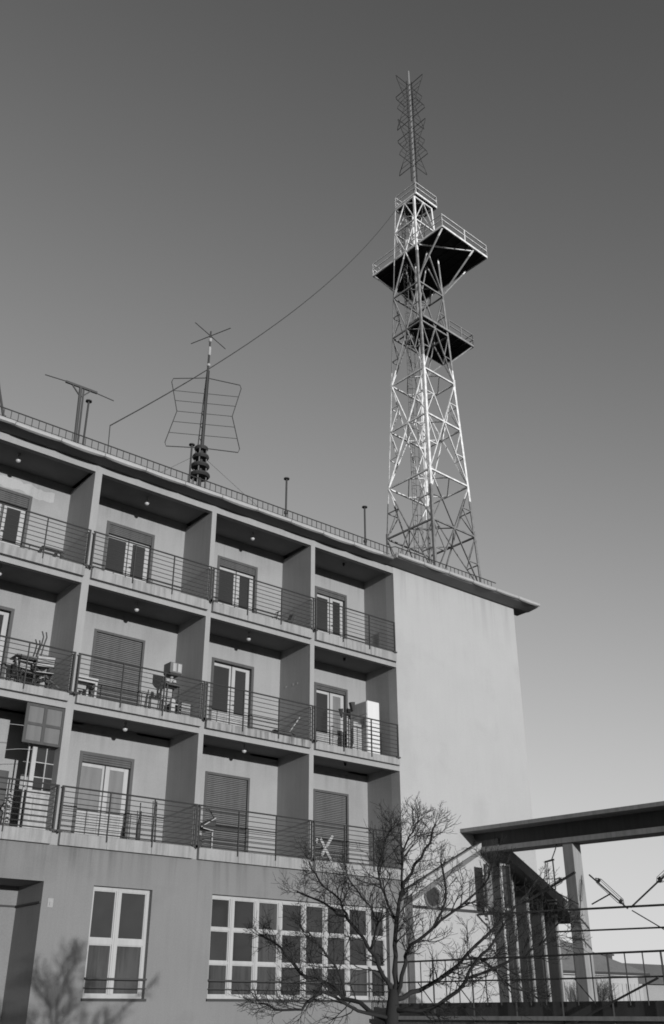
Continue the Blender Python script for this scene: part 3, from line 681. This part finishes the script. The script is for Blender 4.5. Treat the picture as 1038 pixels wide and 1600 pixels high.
for sx, sy in legs:
    mb = MB()
    for z0, z1 in zip(brk, brk[1:]):
        angle_bar(mb, L(sx * hw(z0), sy * hw(z0), z0), L(sx * hw(z1), sy * hw(z1), z1), (.17 if z1 < 40 else .14) * (.45 if (sx, sy) == (-1, 1) else 1), .03, sx, sy)
        if z1 < 47: mb.box(sx * hw(z1) - sx * .05 - .07, sx * hw(z1) - sx * .05 + .07, sy * hw(z1) - sy * .05 - .07, sy * hw(z1) - sy * .05 + .07, z1 - TB - .35, z1 - TB + .35)
    TT.b(mb, 'leg')
lev = [(TB, 'm'), (-3.7, 'l'), (.3, 'm'), (4.3, 'l'), (8.3, 'm'), (12.3, 'l'), (16.3, 'l2')]
nodes = [(-3.6, 0), (.5, 1), (4.5, 0), (8.5, 1), (12.4, 0), (16.3, 1), (20.05, 0), (23.59, 1), (27.78, 0), (31.41, 1), (35.4, 0), (38.9, 1), (42.45, 0), (44.9, 1), (47.2, 0)]
# 1: diagonals meet the legs at this level, 0: they meet the middle of the face
nodes = [(z, 1 - t) for z, t in nodes] if False else nodes
faces = [((-1, -1), (1, -1)), ((1, -1), (1, 1)), ((1, 1), (-1, 1)), ((-1, 1), (-1, -1))]
for fi, (ca, cb) in enumerate(faces):
    def P(z, s):   # s from -1 (corner a) to 1 (corner b)
        q = hw(z) - .03; xa, ya = ca[0] * q, ca[1] * q; xb, yb = cb[0] * q, cb[1] * q; t = (s + 1) / 2
        return L(xa + (xb - xa) * t, ya + (yb - ya) * t, z)
    for i, (z, ty) in enumerate(nodes):
        TT.b(MB().bar(P(z, -1), P(z, 1), .09, .10), 'horizontal_strut')
        if i + 1 < len(nodes):
            z2, ty2 = nodes[i + 1]
            for s in (-1, 1):
                if ty: p0, p1 = P(z, s), P(z2, 0)       # leg below to middle above
                else: p0, p1 = P(z, 0), P(z2, s)
                w = .09 if z < 40 else .075
                TT.b(MB().bar(p0, p1, w, w * .6), 'diagonal_brace')
                if z < 36 and z > 10:
                    zm = (z + z2) / 2; pm = P(zm, s * .5)
                    r_ = MB().bar(P(zm, s), pm, .055).bar(pm, P(z if not ty else z2, s), .05)
                    TT.b(r_, 'short_brace')
    for z, ty in nodes:
        if 16 < z < 48:
            q = hw(z) - .05; mids = [((faces[k][0][0] + faces[k][1][0]) / 2 * q, (faces[k][0][1] + faces[k][1][1]) / 2 * q) for k in (fi, (fi + 1) % 4)]
            TT.b(MB().bar(L(*mids[0], z), L(*mids[1], z), .055), 'plan_brace')
# ladder with cage
lad = MB()
for dx in (-.2, .2): lad.tube([L(-.75 + dx, .75, TB), L(-.55 + dx, .55, 47)], .022, 5)
z = TB + .4
while z < 47: 
    t = (z - TB) / 54.6; cx = -.75 + .2 * t; cy = .75 - .2 * t
    lad.bar(L(cx - .2, cy, z), L(cx + .2, cy, z), .02); z += .38
TT.b(lad, 'ladder', M_shutter)
cage = MB(); z = 12
while z < 46.5:
    t = (z - TB) / 54.6; cx = -.75 + .2 * t; cy = .75 - .2 * t
    cage.tube([L(cx + .36 * math.cos(a_), cy - .12 + .38 * math.sin(a_), z) for a_ in [math.pi * (1 + k / 8) for k in range(9)]], .014, 4); z += 1.05
for a_ in (1.15, 1.5, 1.85):
    cage.tube([L(-.68 + .36 * math.cos(a_ * math.pi), .56 + .38 * math.sin(a_ * math.pi), 12), L(-.56 + .36 * math.cos(a_ * math.pi), .44 + .38 * math.sin(a_ * math.pi), 46.5)], .012, 4)
TT.b(cage, 'ladder_cage', M_iron)
# cable duct
TT.b(MB().tube([L(.35, .5, TB), L(.2, .3, 47)], .07, 8), 'cable_duct')
def platform(name_z, x0, x1, y0, y1, z, rail_h, sides, nposts=3, deck_th=.10, cut=None):
    outline = [(x0, y0), (x1, y0), (x1, y1), (x0, y1)] if not cut else cut
    pf = TT.b(MB().poly([L(x_, y_, z - .04) for x_, y_ in outline], (0, 0, deck_th - .02)), name_z, M_deck)
    n = len(outline)
    for i in range(n):
        p, q = outline[i], outline[(i + 1) % n]
        MB().bar(L(*p, z), L(*q, z), .08, .16).build('edge_beam', M_tower, pf)
    # joists under the deck
    x_ = x0 + .6
    while x_ < x1 - .3:
        MB().bar(L(x_, y0 + .06, z - .09), L(x_, y1 - .06, z - .09), .05, .09).build('joist', M_deck, pf); x_ += .75
    for (p, q) in sides:
        for hh_ in (rail_h, rail_h * .55):
            MB().bar(L(*p, z + hh_), L(*q, z + hh_), .05).build('guard_rail', M_tower, pf)
        for j in range(nposts):
            t = j / (nposts - 1); px, py = p[0] + (q[0] - p[0]) * t, p[1] + (q[1] - p[1]) * t
            MB().bar(L(px, py, z), L(px, py, z + rail_h), .06).build('rail_post', M_tower, pf)
    return pf
bx0, bx1, by0, by1, bz = -1.09, 3.68, -3.52, 3.36, 42.42
platform('big_platform', bx0, bx1, by0, by1, bz, 1.1, [((bx0, by0), (bx1, by0)), ((bx1, by0), (bx1, by1)), ((bx1, by1), (bx0, by1)), ((bx0, by1), (bx0, by0))], 3)
mx0, mx1, my0, my1, mz = -1.22, 3.92, -1.45, 1.44, 35.8
platform('middle_platform', mx0, mx1, my0, my1, mz, 1.0, [((1.4, my0), (mx1, my0)), ((mx1, my0), (mx1, my1)), ((mx1, my1), (1.4, my1))], 3, cut=[(mx0, my0), (mx1, my0), (mx1, my1), (.1, my1), (.1, .6), (mx0, .1)])
tx = 1.08
platform('top_platform', -tx + .12, tx + .2, -tx - .08, tx - .16, 47.4, 1.05, [((-tx + .12, -tx - .08), (tx + .2, -tx - .08)), ((tx + .2, -tx - .08), (tx + .2, tx - .16)), ((tx + .2, tx - .16), (-tx + .12, tx - .16)), ((-tx + .12, tx - .16), (-tx + .12, -tx - .08))], 2)
# brackets under the platforms
for p0, p1 in (((-1.13, -1.13, 39.4), (bx0 + .1, by0 + .1, bz - .08)), ((1.16, -1.16, 38.9), (2.3, by0 + .1, bz - .08)), ((1.16, -1.16, 38.9), (bx1 - .1, -1.6, bz - .08)),
               ((1.16, 1.16, 38.9), (bx1 - .1, 1.6, bz - .08)), ((-1.13, 1.13, 39.4), (bx0 + .1, by1 - .1, bz - .08)), ((1.16, 1.16, 38.9), (1.6, by1 - .1, bz - .08)), ((-1.05, -1.3, bz - .14), (2.2, -3.3, bz - .14)),
               ((1.36, -1.36, 33.2), (mx1 - .1, my0 + .1, mz - .08)), ((1.36, 1.3, 33.2), (mx1 - .1, my1 - .1, mz - .08))):
    TT.b(MB().bar(L(*p0), L(*p1), .085), 'bracket')
# antenna mast on top
cxm, cym = .12, -.12
TT.b(MB().tube([L(cxm, cym, 47.4), L(cxm, cym, 61), L(cxm, cym, 62.3)], [.13, .09, .08], 10), 'antenna_mast', M_mast)
sb = MB(); z = 48.2; i = 0
while z < 60.6:
    a_ = R(225 if i % 2 else 315); sb.tube([L(cxm + .1 * math.cos(a_), cym + .1 * math.sin(a_), z), L(cxm + .24 * math.cos(a_), cym + .3 * math.sin(a_), z)], .03, 4); z += .3; i += 1
TT.b(sb, 'step_bolts', M_iron)['kind'] = 'stuff'
for z0 in (51.8, 56.8):
    H_ = 3.8
    for ax, ay in ((1, 0), (-1, 0), (0, 1), (0, -1)):
        def q(s_, z_): return L(cxm + ax * s_, cym + ay * s_, z_)
        fr2 = MB().tube([q(.12, z0 + H_), q(1.5, z0 + H_), q(1.42, z0 + H_ * .92), q(.6, z0 + H_ / 2), q(1.42, z0 + H_ * .08), q(1.5, z0), q(.12, z0)], .03, 5)
        wg = TT.b(fr2, 'bat_wing', M_iron)
        for t in (.14, .26, .38, .5, .62, .74, .86):
            w_ = .6 + .95 * abs(t - .5) * 2
            if w_ > 0: MB().tube([q(.15, z0 + H_ * t), q(min(w_, 1.45), z0 + H_ * t)], .018, 4).build('wing_rod', M_iron, wg)
TT.b(MB().tube([L(cxm + .13, cym - .16, 49), L(cxm + .13, cym - .16, 61)], .05, 5).tube([L(cxm - .24, cym + .05, 50), L(cxm - .24, cym + .05, 61)], .045, 5), 'feeder_line', M_iron)

# ------------------------------------------------------------------ gabled porch against the wing
PO = empty('gabled_porch', (21.5, -.3, GZ), 'low gabled porch with a long overhanging ridge beam at the foot of the wing', 'porch'); a = At(PO)
ap = (21.45, -1.82)
a.b(MB().poly([(18.8, -.30, GZ), (22.35, -.30, GZ), (22.35, -.30, -2.35), (ap[0], -.30, ap[1] - .08), (18.8, -.30, -3.18)], (0, .297, 0)), 'gable_wall', M_wing)
a.b(MB().poly([(22.35, -.10, GZ), (24.6, -.10, GZ), (24.6, -.10, -3.5), (22.35, -.10, -2.35)], (0, .095, 0)), 'recessed_wall', M_darkwood)
for xx in (22.37, 22.97, 23.57, 24.17):
    a.b(MB().poly([(xx, -.58, -5.8), (xx + .13, -.58, -5.8), (xx + .13, -.58, -2.40 - (xx + .13 - 22.35) * .55), (xx, -.58, -2.40 - (xx - 22.35) * .55)], (0, .475, 0)), 'fin_column', M_finc)
    a.b(MB().box(xx + .03, xx + .10, -.60, -.582, -5.8, -2.55 - (xx + .13 - 22.35) * .55), 'sunlit_front_strip', M_concrete)  # sunlit column front painted on as a paler strip, sides kept dark
# rakes
def rake(x0, z0, x1, z1, y0, y1, th, m, nm): a.b(MB().poly([(x0, y0, z0), (x1, y0, z1), (x1, y0, z1 + th), (x0, y0, z0 + th)], (0, y1 - y0, 0)), nm, m)
rake(ap[0], ap[1] - .05, 18.55, -3.30, -.42, -.302, .16, M_white, 'left_bargeboard')
rake(ap[0], ap[1] - .20, 18.75, -3.42, -.36, -.302, .13, M_shutter, 'left_moulding')
rake(ap[0] + .1, ap[1] - .12, 24.85, -3.66, -.95, -.0, .30, M_finc, 'right_roof_slope')
# round window
a.b(MB().tube([(19.52 + .27 * math.cos(t * math.pi / 10), -.31, -3.24 + .27 * math.sin(t * math.pi / 10)) for t in range(21)], .035, 6, False), 'round_window_frame', M_shutter)
o_ = MB(); o_.lathe((0, 0, 0), [(.001, 0), (.26, 0), (.26, .02), (.001, .02)], 20); o_.v = [(v[0] + 19.52, -.305 - v[2] * .1, v[1] - 3.24) for v in o_.v]; a.b(o_, 'round_pane', M_glass)
a.b(MB().box(18.8, 22.35, -.34, -.302, -3.56, -3.49), 'tie_bar', M_iron)
# ridge beam running out towards the viewer
def runbeam(x0, x1, z0, z1, y0, y1, m, nm, dz=.03):
    zz = lambda z, y: z + (y) * dz
    mb = MB(); mb.v = [(x_, y_, zz(z_, y_)) for y_ in (y0, y1) for (x_, z_) in ((x0, z0), (x1, z0), (x1, z1), (x0, z1))]
    mb.f = [(0, 1, 2, 3), (7, 6, 5, 4), (0, 4, 5, 1), (1, 5, 6, 2), (2, 6, 7, 3), (3, 7, 4, 0)]
    return a.b(mb, nm, m)
runbeam(21.05, 22.3, -1.42, -1.32, -18, .0, M_concrete, 'ridge_slab')
runbeam(21.60, 21.85, -1.82, -1.421, -17.9, .0, M_darkwood, 'ridge_beam')
runbeam(21.42, 22.02, -1.95, -1.821, -17.9, .0, M_concrete, 'beam_flange')
pst = a.b(MB().poly([(21.47, -3.55, GZ), (21.83, -3.55, GZ), (21.80, -3.55, -2.04), (21.47, -3.55, -2.04)], (0, .33, 0)), 'post', M_concrete); bevel(pst, .012, 2)
a.b(MB().poly([(21.47, -12.3, GZ), (21.83, -12.3, GZ), (21.80, -12.3, -2.32), (21.47, -12.3, -2.32)], (0, .33, 0)), 'post', M_concrete)
# tie rods and struts with cage-like ends
RX = 21.2
RF = empty('rod_framework', (RX, -3, -3.7), 'iron rods and slanting struts strung between the porch post and the right edge', 'framework'); a = At(RF)
a.b(MB().tube([(RX, -.35, -3.60), (RX, -12.2, -3.945)], .028, 6), 'long_rod', M_iron)
a.b(MB().tube([(RX, -2.9, -4.17), (RX, -12.2, -4.385)], .022, 6), 'long_rod', M_iron)
for p0, p1, r_ in (((-1.9, -3.46), (-3.75, -2.83), .032), ((-2.97, -3.19), (-3.75, -3.58), .016), ((-4.17, -2.93), (-5.17, -3.78), .02), ((-4.15, -3.61), (-4.72, -3.42), .017), ((-5.26, -3.76), (-7.2, -2.6), .02), ((-5.28, -3.83), (-6.2, -4.36), .014)):
    a.b(MB().tube([(RX, p0[0], p0[1]), (RX, p1[0], p1[1])], r_, 6), 'strut', M_iron)
def cage_box(p0, p1, w):
    p0 = Vector(p0); p1 = Vector(p1); d = (p1 - p0).normalized(); n_ = Vector((0, -d.z, d.y)); x_ = Vector((1, 0, 0)); mb = MB()
    for i, j in ((-1, -1), (1, -1), (1, 1), (-1, 1)):
        off = n_ * (i * w / 2) + x_ * (j * w / 2); mb.tube([p0, p0 + d * w + off, p1 - d * w + off, p1], .008, 4)
    mb.bar(p0 + d * w - n_ * w / 2, p0 + d * w + n_ * w / 2, .02, w * .7); mb.bar(p1 - d * w - n_ * w / 2, p1 - d * w + n_ * w / 2, .02, w * .7)
    return mb
a.b(cage_box((RX, -4.35, -3.02), (RX, -5.08, -3.68), .11), 'strut_cage', M_iron)
a.b(cage_box((RX, -2.55, -3.22), (RX, -3.35, -2.95), .10), 'strut_cage', M_iron)
a.b(cage_box((RX, -6.05, -3.28), (RX, -7.0, -2.72), .12), 'strut_cage', M_iron)
o = empty('hanging_lamp_frame', (RX, -2.95, -2.2), 'narrow open lantern frame hanging under the ridge beam left of the post', 'lantern'); a = At(o)
a.b(MB().tube([(RX + .4, -2.98, -1.95), (RX + .2, -3.03, -2.2), (RX, -3.05, -2.45)], .016, 5), 'hanger', M_iron)
a.b(MB().tube([(RX, -2.84, -2.50), (RX, -2.84, -3.15)], .012, 5).tube([(RX, -3.08, -2.47), (RX, -3.08, -3.18)], .02, 5).tube([(RX - .05, -2.94, -2.48), (RX - .05, -2.94, -3.16)], .010, 5)
    .bar((RX, -2.82, -2.49), (RX, -3.12, -2.46), .04).bar((RX, -2.84, -3.16), (RX, -3.08, -3.18), .03), 'frame', M_iron)
a.b(MB().box(RX - .05, RX + .05, -3.08, -2.80, -3.45, -3.41).box(RX - .04, RX + .04, -3.05, -2.84, -3.53, -3.49), 'base_plate', M_iron)
# open casement frames leaning at the porch
for j, (x0, z0, x1, z1, yy, lab, m_) in enumerate(((21.15, -3.48, 21.48, -2.33, -.75, 'left dark open window frame standing at the porch gable', M_darkwood), (21.58, -3.50, 21.98, -2.30, -.95, 'right pale open window frame standing at the porch gable', M_whitewood))):
    o = empty('window_frame', ((x0 + x1) / 2, yy, z0), lab, 'window frame', 'open window frames at the porch gable'); a = At(o)
    t = .05
    a.b(MB().box(x0, x0 + t, yy, yy + .04, z0, z1).box(x1 - t, x1, yy, yy + .04, z0, z1).box(x0 + t, x1 - t, yy + .002, yy + .038, z1 - t, z1).box(x0 + t, x1 - t, yy + .002, yy + .038, z0, z0 + t), 'frame', m_)
    a.b(MB().box(x0 + t, x1 - t, yy + .015, yy + .022, z0 + t, z1 - t), 'pane', M_glass if j else M_lightpane)
    a.b(MB().bar((x0 + .03, yy + .02, z0 + .3), (x0 + .1, -.33, z0 + .3), .03).bar((x0 + .03, yy + .02, z1 - .3), (x0 + .1, -.33, z1 - .3), .03), 'bracket', M_iron)

# ------------------------------------------------------------------ terrace and its railing
tag(MB().box(17.66, 60, -14, -.95, GZ, -5.80).box(18.9, 60, -.95, -.60, GZ, -5.80).build('terrace', M_terrace), kind='structure')
tag(MB().box(24.7, 60, -.598, 11.0, GZ, -5.82).build('raised_yard', M_terrace), kind='structure')
tw_ = empty('terrace_wall', (17.5, -7, GZ), 'dark retaining wall with a paler ledge under the terrace railing', 'wall'); a = At(tw_)
a.b(MB().box(17.50, 17.658, -14, -.95, -6.04, -5.78), 'dark_fascia', M_darkwood)
a.b(MB().box(17.36, 17.658, -14, -.93, -6.12, -6.042), 'ledge', M_concrete)
a.b(MB().box(17.46, 17.658, -14, -.95, GZ, -6.122), 'wall_face', M_terrace)
tr = empty('terrace_railing', (17.42, -7, -5.8), 'dark iron railing of upright bars along the terrace at lower right', 'railing'); a = At(tr)
XR = 17.44
a.b(MB().tube([(XR, -1.0, -4.90), (XR, -14, -4.985)], .022, 6), 'top_rail', M_iron)
a.b(MB().tube([(XR, -1.0, -5.34), (XR, -14, -5.41)], .018, 6), 'middle_rail', M_iron)
ub = MB().tube([(0, 0, -.90), (0, 0, .0)], .013, 5).me('upright', M_iron)
ubl = MB().tube([(0, 0, -1.25), (0, 0, .0)], .02, 5).bar((0, 0, -1.2), (.1, 0, -1.2), .03).me('upright', M_iron)
y = -1.1; i = 0
while y > -13.9:
    link('upright', ubl if i % 3 == 0 else ub, tr, (XR - 17.42, y + 7, -4.915 + (-1 - y) * -.0065 + 5.8)); y -= .405; i += 1
for yy in (-4.75, -6.3, -3.0, -1.8): a.b(MB().tube([(XR + .01, yy, -5.36), (XR + .12, yy - .35, -5.79)], .012, 5), 'stay', M_iron)
a.b(MB().tube([(XR - .05, -8.3, -5.40), (XR - .05, -6.6, -6.02), (XR - .05, -5.9, -6.3)], .022, 5), 'diagonal_handrail', M_iron)

# ------------------------------------------------------------------ neighbouring house and others
HO = empty('hipped_house', (38, 16, GZ), 'low house with a grey hipped roof and pale boarded wall beyond the terrace', 'house'); a = At(HO)
mb = MB(); x = 30.0
a.b(MB().box(30.0, 46.0, 12.1, 20, GZ, -4.42), 'wall', M_wing)
i = 0
bd = MB().box(0, .30, -.02, 0, 0, 1.18).me('wall_board', M_wing)
while x < 46:
    o_ = link('wall_board', bd, HO, (x - 38, 12.1 - 16 - rnd.uniform(0, .02), -5.9 - GZ)); x += .34
x0, x1, y0, y1 = 29.7, 46.4, 11.7, 20.4
rf = MB(); rf.v = [(x0, y0, -4.25), (x1, y0, -4.25), (x1, y1, -4.25), (x0, y1, -4.25), (34, 16, -1.75), (41.3, 16, -1.75)]
rf.f = [(0, 1, 5, 4), (1, 2, 5), (2, 3, 4, 5), (3, 0, 4), (0, 3, 2, 1)]
a.b(rf, 'roof', M_tile)
a.b(MB().box(x0, x1, y0 - .08, y0 - .001, -4.36, -4.25), 'gutter', M_iron)
a.b(MB().box(x0, x1 - .4, y0 + .0, y0 + .399, -4.40, -4.252), 'eave_board', M_wing)
H2 = empty('far_house', (62, 22, GZ), 'distant low roof with a square chimney at the lower right edge', 'house'); a = At(H2)
rf = MB(); rf.v = [(52, 20, -4.4), (80, 20, -4.4), (80, 28, -4.4), (52, 28, -4.4), (57, 24, -3.0), (75, 24, -3.0)]; rf.f = [(0, 1, 5, 4), (1, 2, 5), (2, 3, 4, 5), (3, 0, 4), (0, 3, 2, 1)]
a.b(rf, 'roof', M_tile)
a.b(MB().box(52.6, 79.4, 20.6, 27.4, GZ, -4.41), 'wall', M_back)
a.b(MB().box(56.6, 57.6, 21.9, 22.9, -3.9, -2.75).box(56.5, 57.7, 21.8, 23.0, -2.75, -2.65), 'chimney', M_darkwood)
a.b(MB().tube([(55.2, 22, -4), (55.2, 22, -1.6)], .03, 5), 'roof_pole', M_iron)

# ------------------------------------------------------------------ trees
LIMBS = {
'a':[(14.97, -3.66, -5.62), (14.89, -3.46, -5.24), (14.82, -3.15, -4.69), (14.66, -2.62, -4.1), (14.51, -2.25, -3.82), (14.03, -1.6, -3.4)],
'b':[(14.97, -3.66, -5.6), (14.94, -3.77, -4.89), (14.91, -3.87, -4.16), (14.95, -4.02, -3.55), (15.12, -4.3, -2.98), (15.28, -4.56, -2.54), (15.33, -4.73, -2.13)],
'c':[(15.01, -3.69, -5.66), (15.02, -3.95, -5.01), (14.99, -4.19, -4.67), (15.16, -4.71, -4.33), (15.21, -5.01, -3.8), (15.03, -5.12, -3.02)],
'd':[(14.99, -3.67, -5.74), (15.58, -3.77, -5.54), (16.16, -3.86, -5.29), (16.91, -3.95, -4.78), (17.6, -4.13, -4.18), (18.31, -4.32, -3.61), (18.85, -4.51, -2.97)],
'e':[(14.97, -3.66, -5.89), (15.1, -4.15, -5.95), (15.39, -4.78, -5.72), (15.46, -5.35, -5.22), (15.56, -5.82, -4.78), (15.68, -6.18, -4.27)],
'f':[(15.45, -5.2, -5.35), (15.94, -5.87, -5.03), (16.26, -6.27, -4.83), (16.53, -6.61, -4.43), (16.64, -6.84, -4.24)],
'g':[(14.92, -3.62, -6.18), (14.75, -3.09, -5.92), (14.59, -2.57, -5.67), (14.42, -2.04, -5.34), (14.19, -1.73, -5.23), (14.0, -1.44, -4.89), (13.79, -1.14, -4.54), (13.6, -0.86, -4.33)],
'h':[(14.92, -3.62, -6.08), (14.14, -3.5, -5.92), (13.35, -3.37, -5.63), (12.89, -3.25, -5.89), (12.45, -3.02, -5.91), (12.15, -2.9, -5.81)],
'i':[(14.66, -2.62, -4.1), (14.56, -2.42, -3.63), (14.29, -2.07, -3.22), (14.19, -1.85, -2.8)],
'j':[(14.91, -3.87, -4.16), (14.92, -3.49, -3.57), (14.98, -3.28, -3.02), (15.14, -3.28, -2.4), (15.35, -3.32, -2.03)],
'k':[(14.95, -4.02, -3.55), (15.03, -3.97, -2.89), (15.24, -4.01, -2.34), (15.49, -4.08, -1.94)],
'l':[(14.82, -3.15, -4.69), (14.74, -3.47, -4.15), (14.34, -3.53, -3.67), (13.95, -3.47, -3.31)],
'm':[(15.16, -4.71, -4.33), (15.45, -5.22, -3.92), (15.65, -5.64, -3.52), (15.78, -5.87, -3.1)],
'n':[(16.91, -3.95, -4.78), (17.21, -4.2, -4.97), (17.68, -4.45, -5.46), (18.08, -4.79, -5.71)],
'o':[(14.59, -2.57, -5.67), (14.26, -2.56, -4.99), (13.82, -2.46, -4.5), (13.49, -2.44, -4.27)]}
LR = {'a': .075, 'b': .085, 'c': .07, 'd': .08, 'e': .08, 'f': .035, 'g': .08, 'h': .05, 'i': .03, 'j': .035, 'k': .03, 'l': .03, 'm': .035, 'n': .035, 'o': .035}
def smooth_path(pts, sub=3, jit=.02, rn=rnd):
    P_ = [Vector(p) for p in pts]; out = []
    for i in range(len(P_) - 1):
        p0 = P_[max(i - 1, 0)]; p1 = P_[i]; p2 = P_[i + 1]; p3 = P_[min(i + 2, len(P_) - 1)]
        for k in range(sub):
            t = k / sub
            q = .5 * ((2 * p1) + (p2 - p0) * t + (2 * p0 - 5 * p1 + 4 * p2 - p3) * t * t + (3 * p1 - p0 - 3 * p2 + p3) * t ** 3)
            if i or k: q += Vector((rn.gauss(0, jit), rn.gauss(0, jit), rn.gauss(0, jit)))
            out.append(q)
    out.append(P_[-1]); return out
def grow(mb, start, d, length, r0, depth, rn, up_=.12):
    n = 6 if depth < 2 else 4
    pts = [start]; p = start.copy(); dd = d.normalized()
    for i in range(n):
        dd = (dd + Vector((rn.gauss(0, .12), rn.gauss(0, .12), rn.gauss(0, .10) + up_))).normalized()
        p = p + dd * (length / n); pts.append(p.copy())
    mb.tube(pts, [max(r0 * (1 - .85 * i / n), .0018) for i in range(n + 1)], 5 if depth < 1 else (4 if depth < 2 else 3), False)
    if depth >= 3 or length < .07: return
    m = {0: 6, 1: 6, 2: 3}[depth]
    for k in range(m):
        t = .25 + .75 * (k + rn.random() * .6) / m; t = min(t, .98) * n; i = min(int(t), n - 1)
        q = pts[i].lerp(pts[i + 1], t - i); ax = (pts[i + 1] - pts[i]).normalized()
        side = ax.cross(Vector((rn.gauss(0, 1), rn.gauss(0, 1), rn.gauss(0, 1)))).normalized()
        nd = ax * math.cos(R(rn.uniform(28, 55))) + side * math.sin(R(rn.uniform(28, 55)))
        grow(mb, q, nd, length * rn.uniform(.42, .68), max(r0 * .55, .0026), depth + 1, rn, up_)
def bare_tree(name, loc, limbs, radii, trunk, trad, label, rn, L0, twl=1.0):
    t_ = empty(name, loc, label, 'tree'); a = At(t_)
    a.b(MB().tube(smooth_path(trunk, 3, .006, rn), trad, 10) if not isinstance(trad, list) else MB().tube(trunk, trad, 10), 'trunk', M_bark, smooth=True)
    tw2 = MB()
    for k, pts in limbs.items():
        P_ = smooth_path(pts, 3, .012, rn); n = len(P_); r0 = radii[k]
        a.b(MB().tube(P_, [r0 * (1 - .80 * i / (n - 1)) + .006 for i in range(n)], 7), 'limb', M_bark, smooth=True)
        cnt = int(n * 1.6)
        for j in range(cnt):
            t = .22 + .78 * (j + rn.random() * .5) / cnt; f = min(t, .995) * (n - 1); i = int(f); q = P_[i].lerp(P_[min(i + 1, n - 1)], f - i)
            ax = (P_[min(i + 1, n - 1)] - P_[max(i - 1, 0)]).normalized()
            side = ax.cross(Vector((rn.gauss(0, 1), rn.gauss(0, 1), rn.gauss(0, 1)))).normalized(); an = R(rn.uniform(30, 65))
            grow(tw2, q, ax * math.cos(an) + side * math.sin(an), L0 * rn.uniform(.45, 1.0) * twl * (1.15 - .5 * t), max(.010 * (1.1 - t), .0042), 1, rn, .06)
        grow(tw2, P_[-1], (P_[-1] - P_[-2]), L0 * .35, .004, 1, rn, .0)
    tw_o = a.b(tw2, 'crown', M_bark); tw_o['kind'] = 'stuff'
    return t_
K = .52; CP = Vector((0, -19.97, -5.968))
def near(p): return tuple(CP + (Vector(p) - CP) * K)
LIMBS = {k: [near((p[0], p[1], -5.9 + (p[2] + 5.9) * (.93 if p[2] > -5.5 else 1))) for p in v] for k, v in LIMBS.items()}
LR = {k: v * K * .50 for k, v in LR.items()}
tb = near((14.92, -3.62, -6.18))
trunk = [(tb[0] - .04, tb[1], GZ - .1), (tb[0] - .03, tb[1], GZ + .25), (tb[0] - .02, tb[1], GZ + .8), tb, near((14.95, -3.64, -5.83)), near((14.97, -3.66, -5.55))]
bare_tree('bare_tree', (tb[0], tb[1], GZ), LIMBS, LR, trunk, [.13, .09, .078, .07, .066, .045],
          'leafless tree with dark spreading limbs in front of the long ground-floor window', random.Random(11), .86 * K, 1.0)
# shrub before the neighbouring house
sh = MB(); rs = random.Random(3)
for j in range(40):
    grow(sh, Vector((40.8 + rs.uniform(-.6, .6), 10.6 + rs.uniform(-.3, .3), -5.9)), Vector((rs.uniform(-.5, .5), rs.uniform(-.5, .5), 1)), rs.uniform(.7, 1.3), .02, 1, rs)
o = empty('garden_shrub', (40.8, 10.6, -5.9), 'small leafless shrub before the boarded wall of the neighbouring house', 'shrub')
At(o).b(sh, 'twigs', M_hedge)
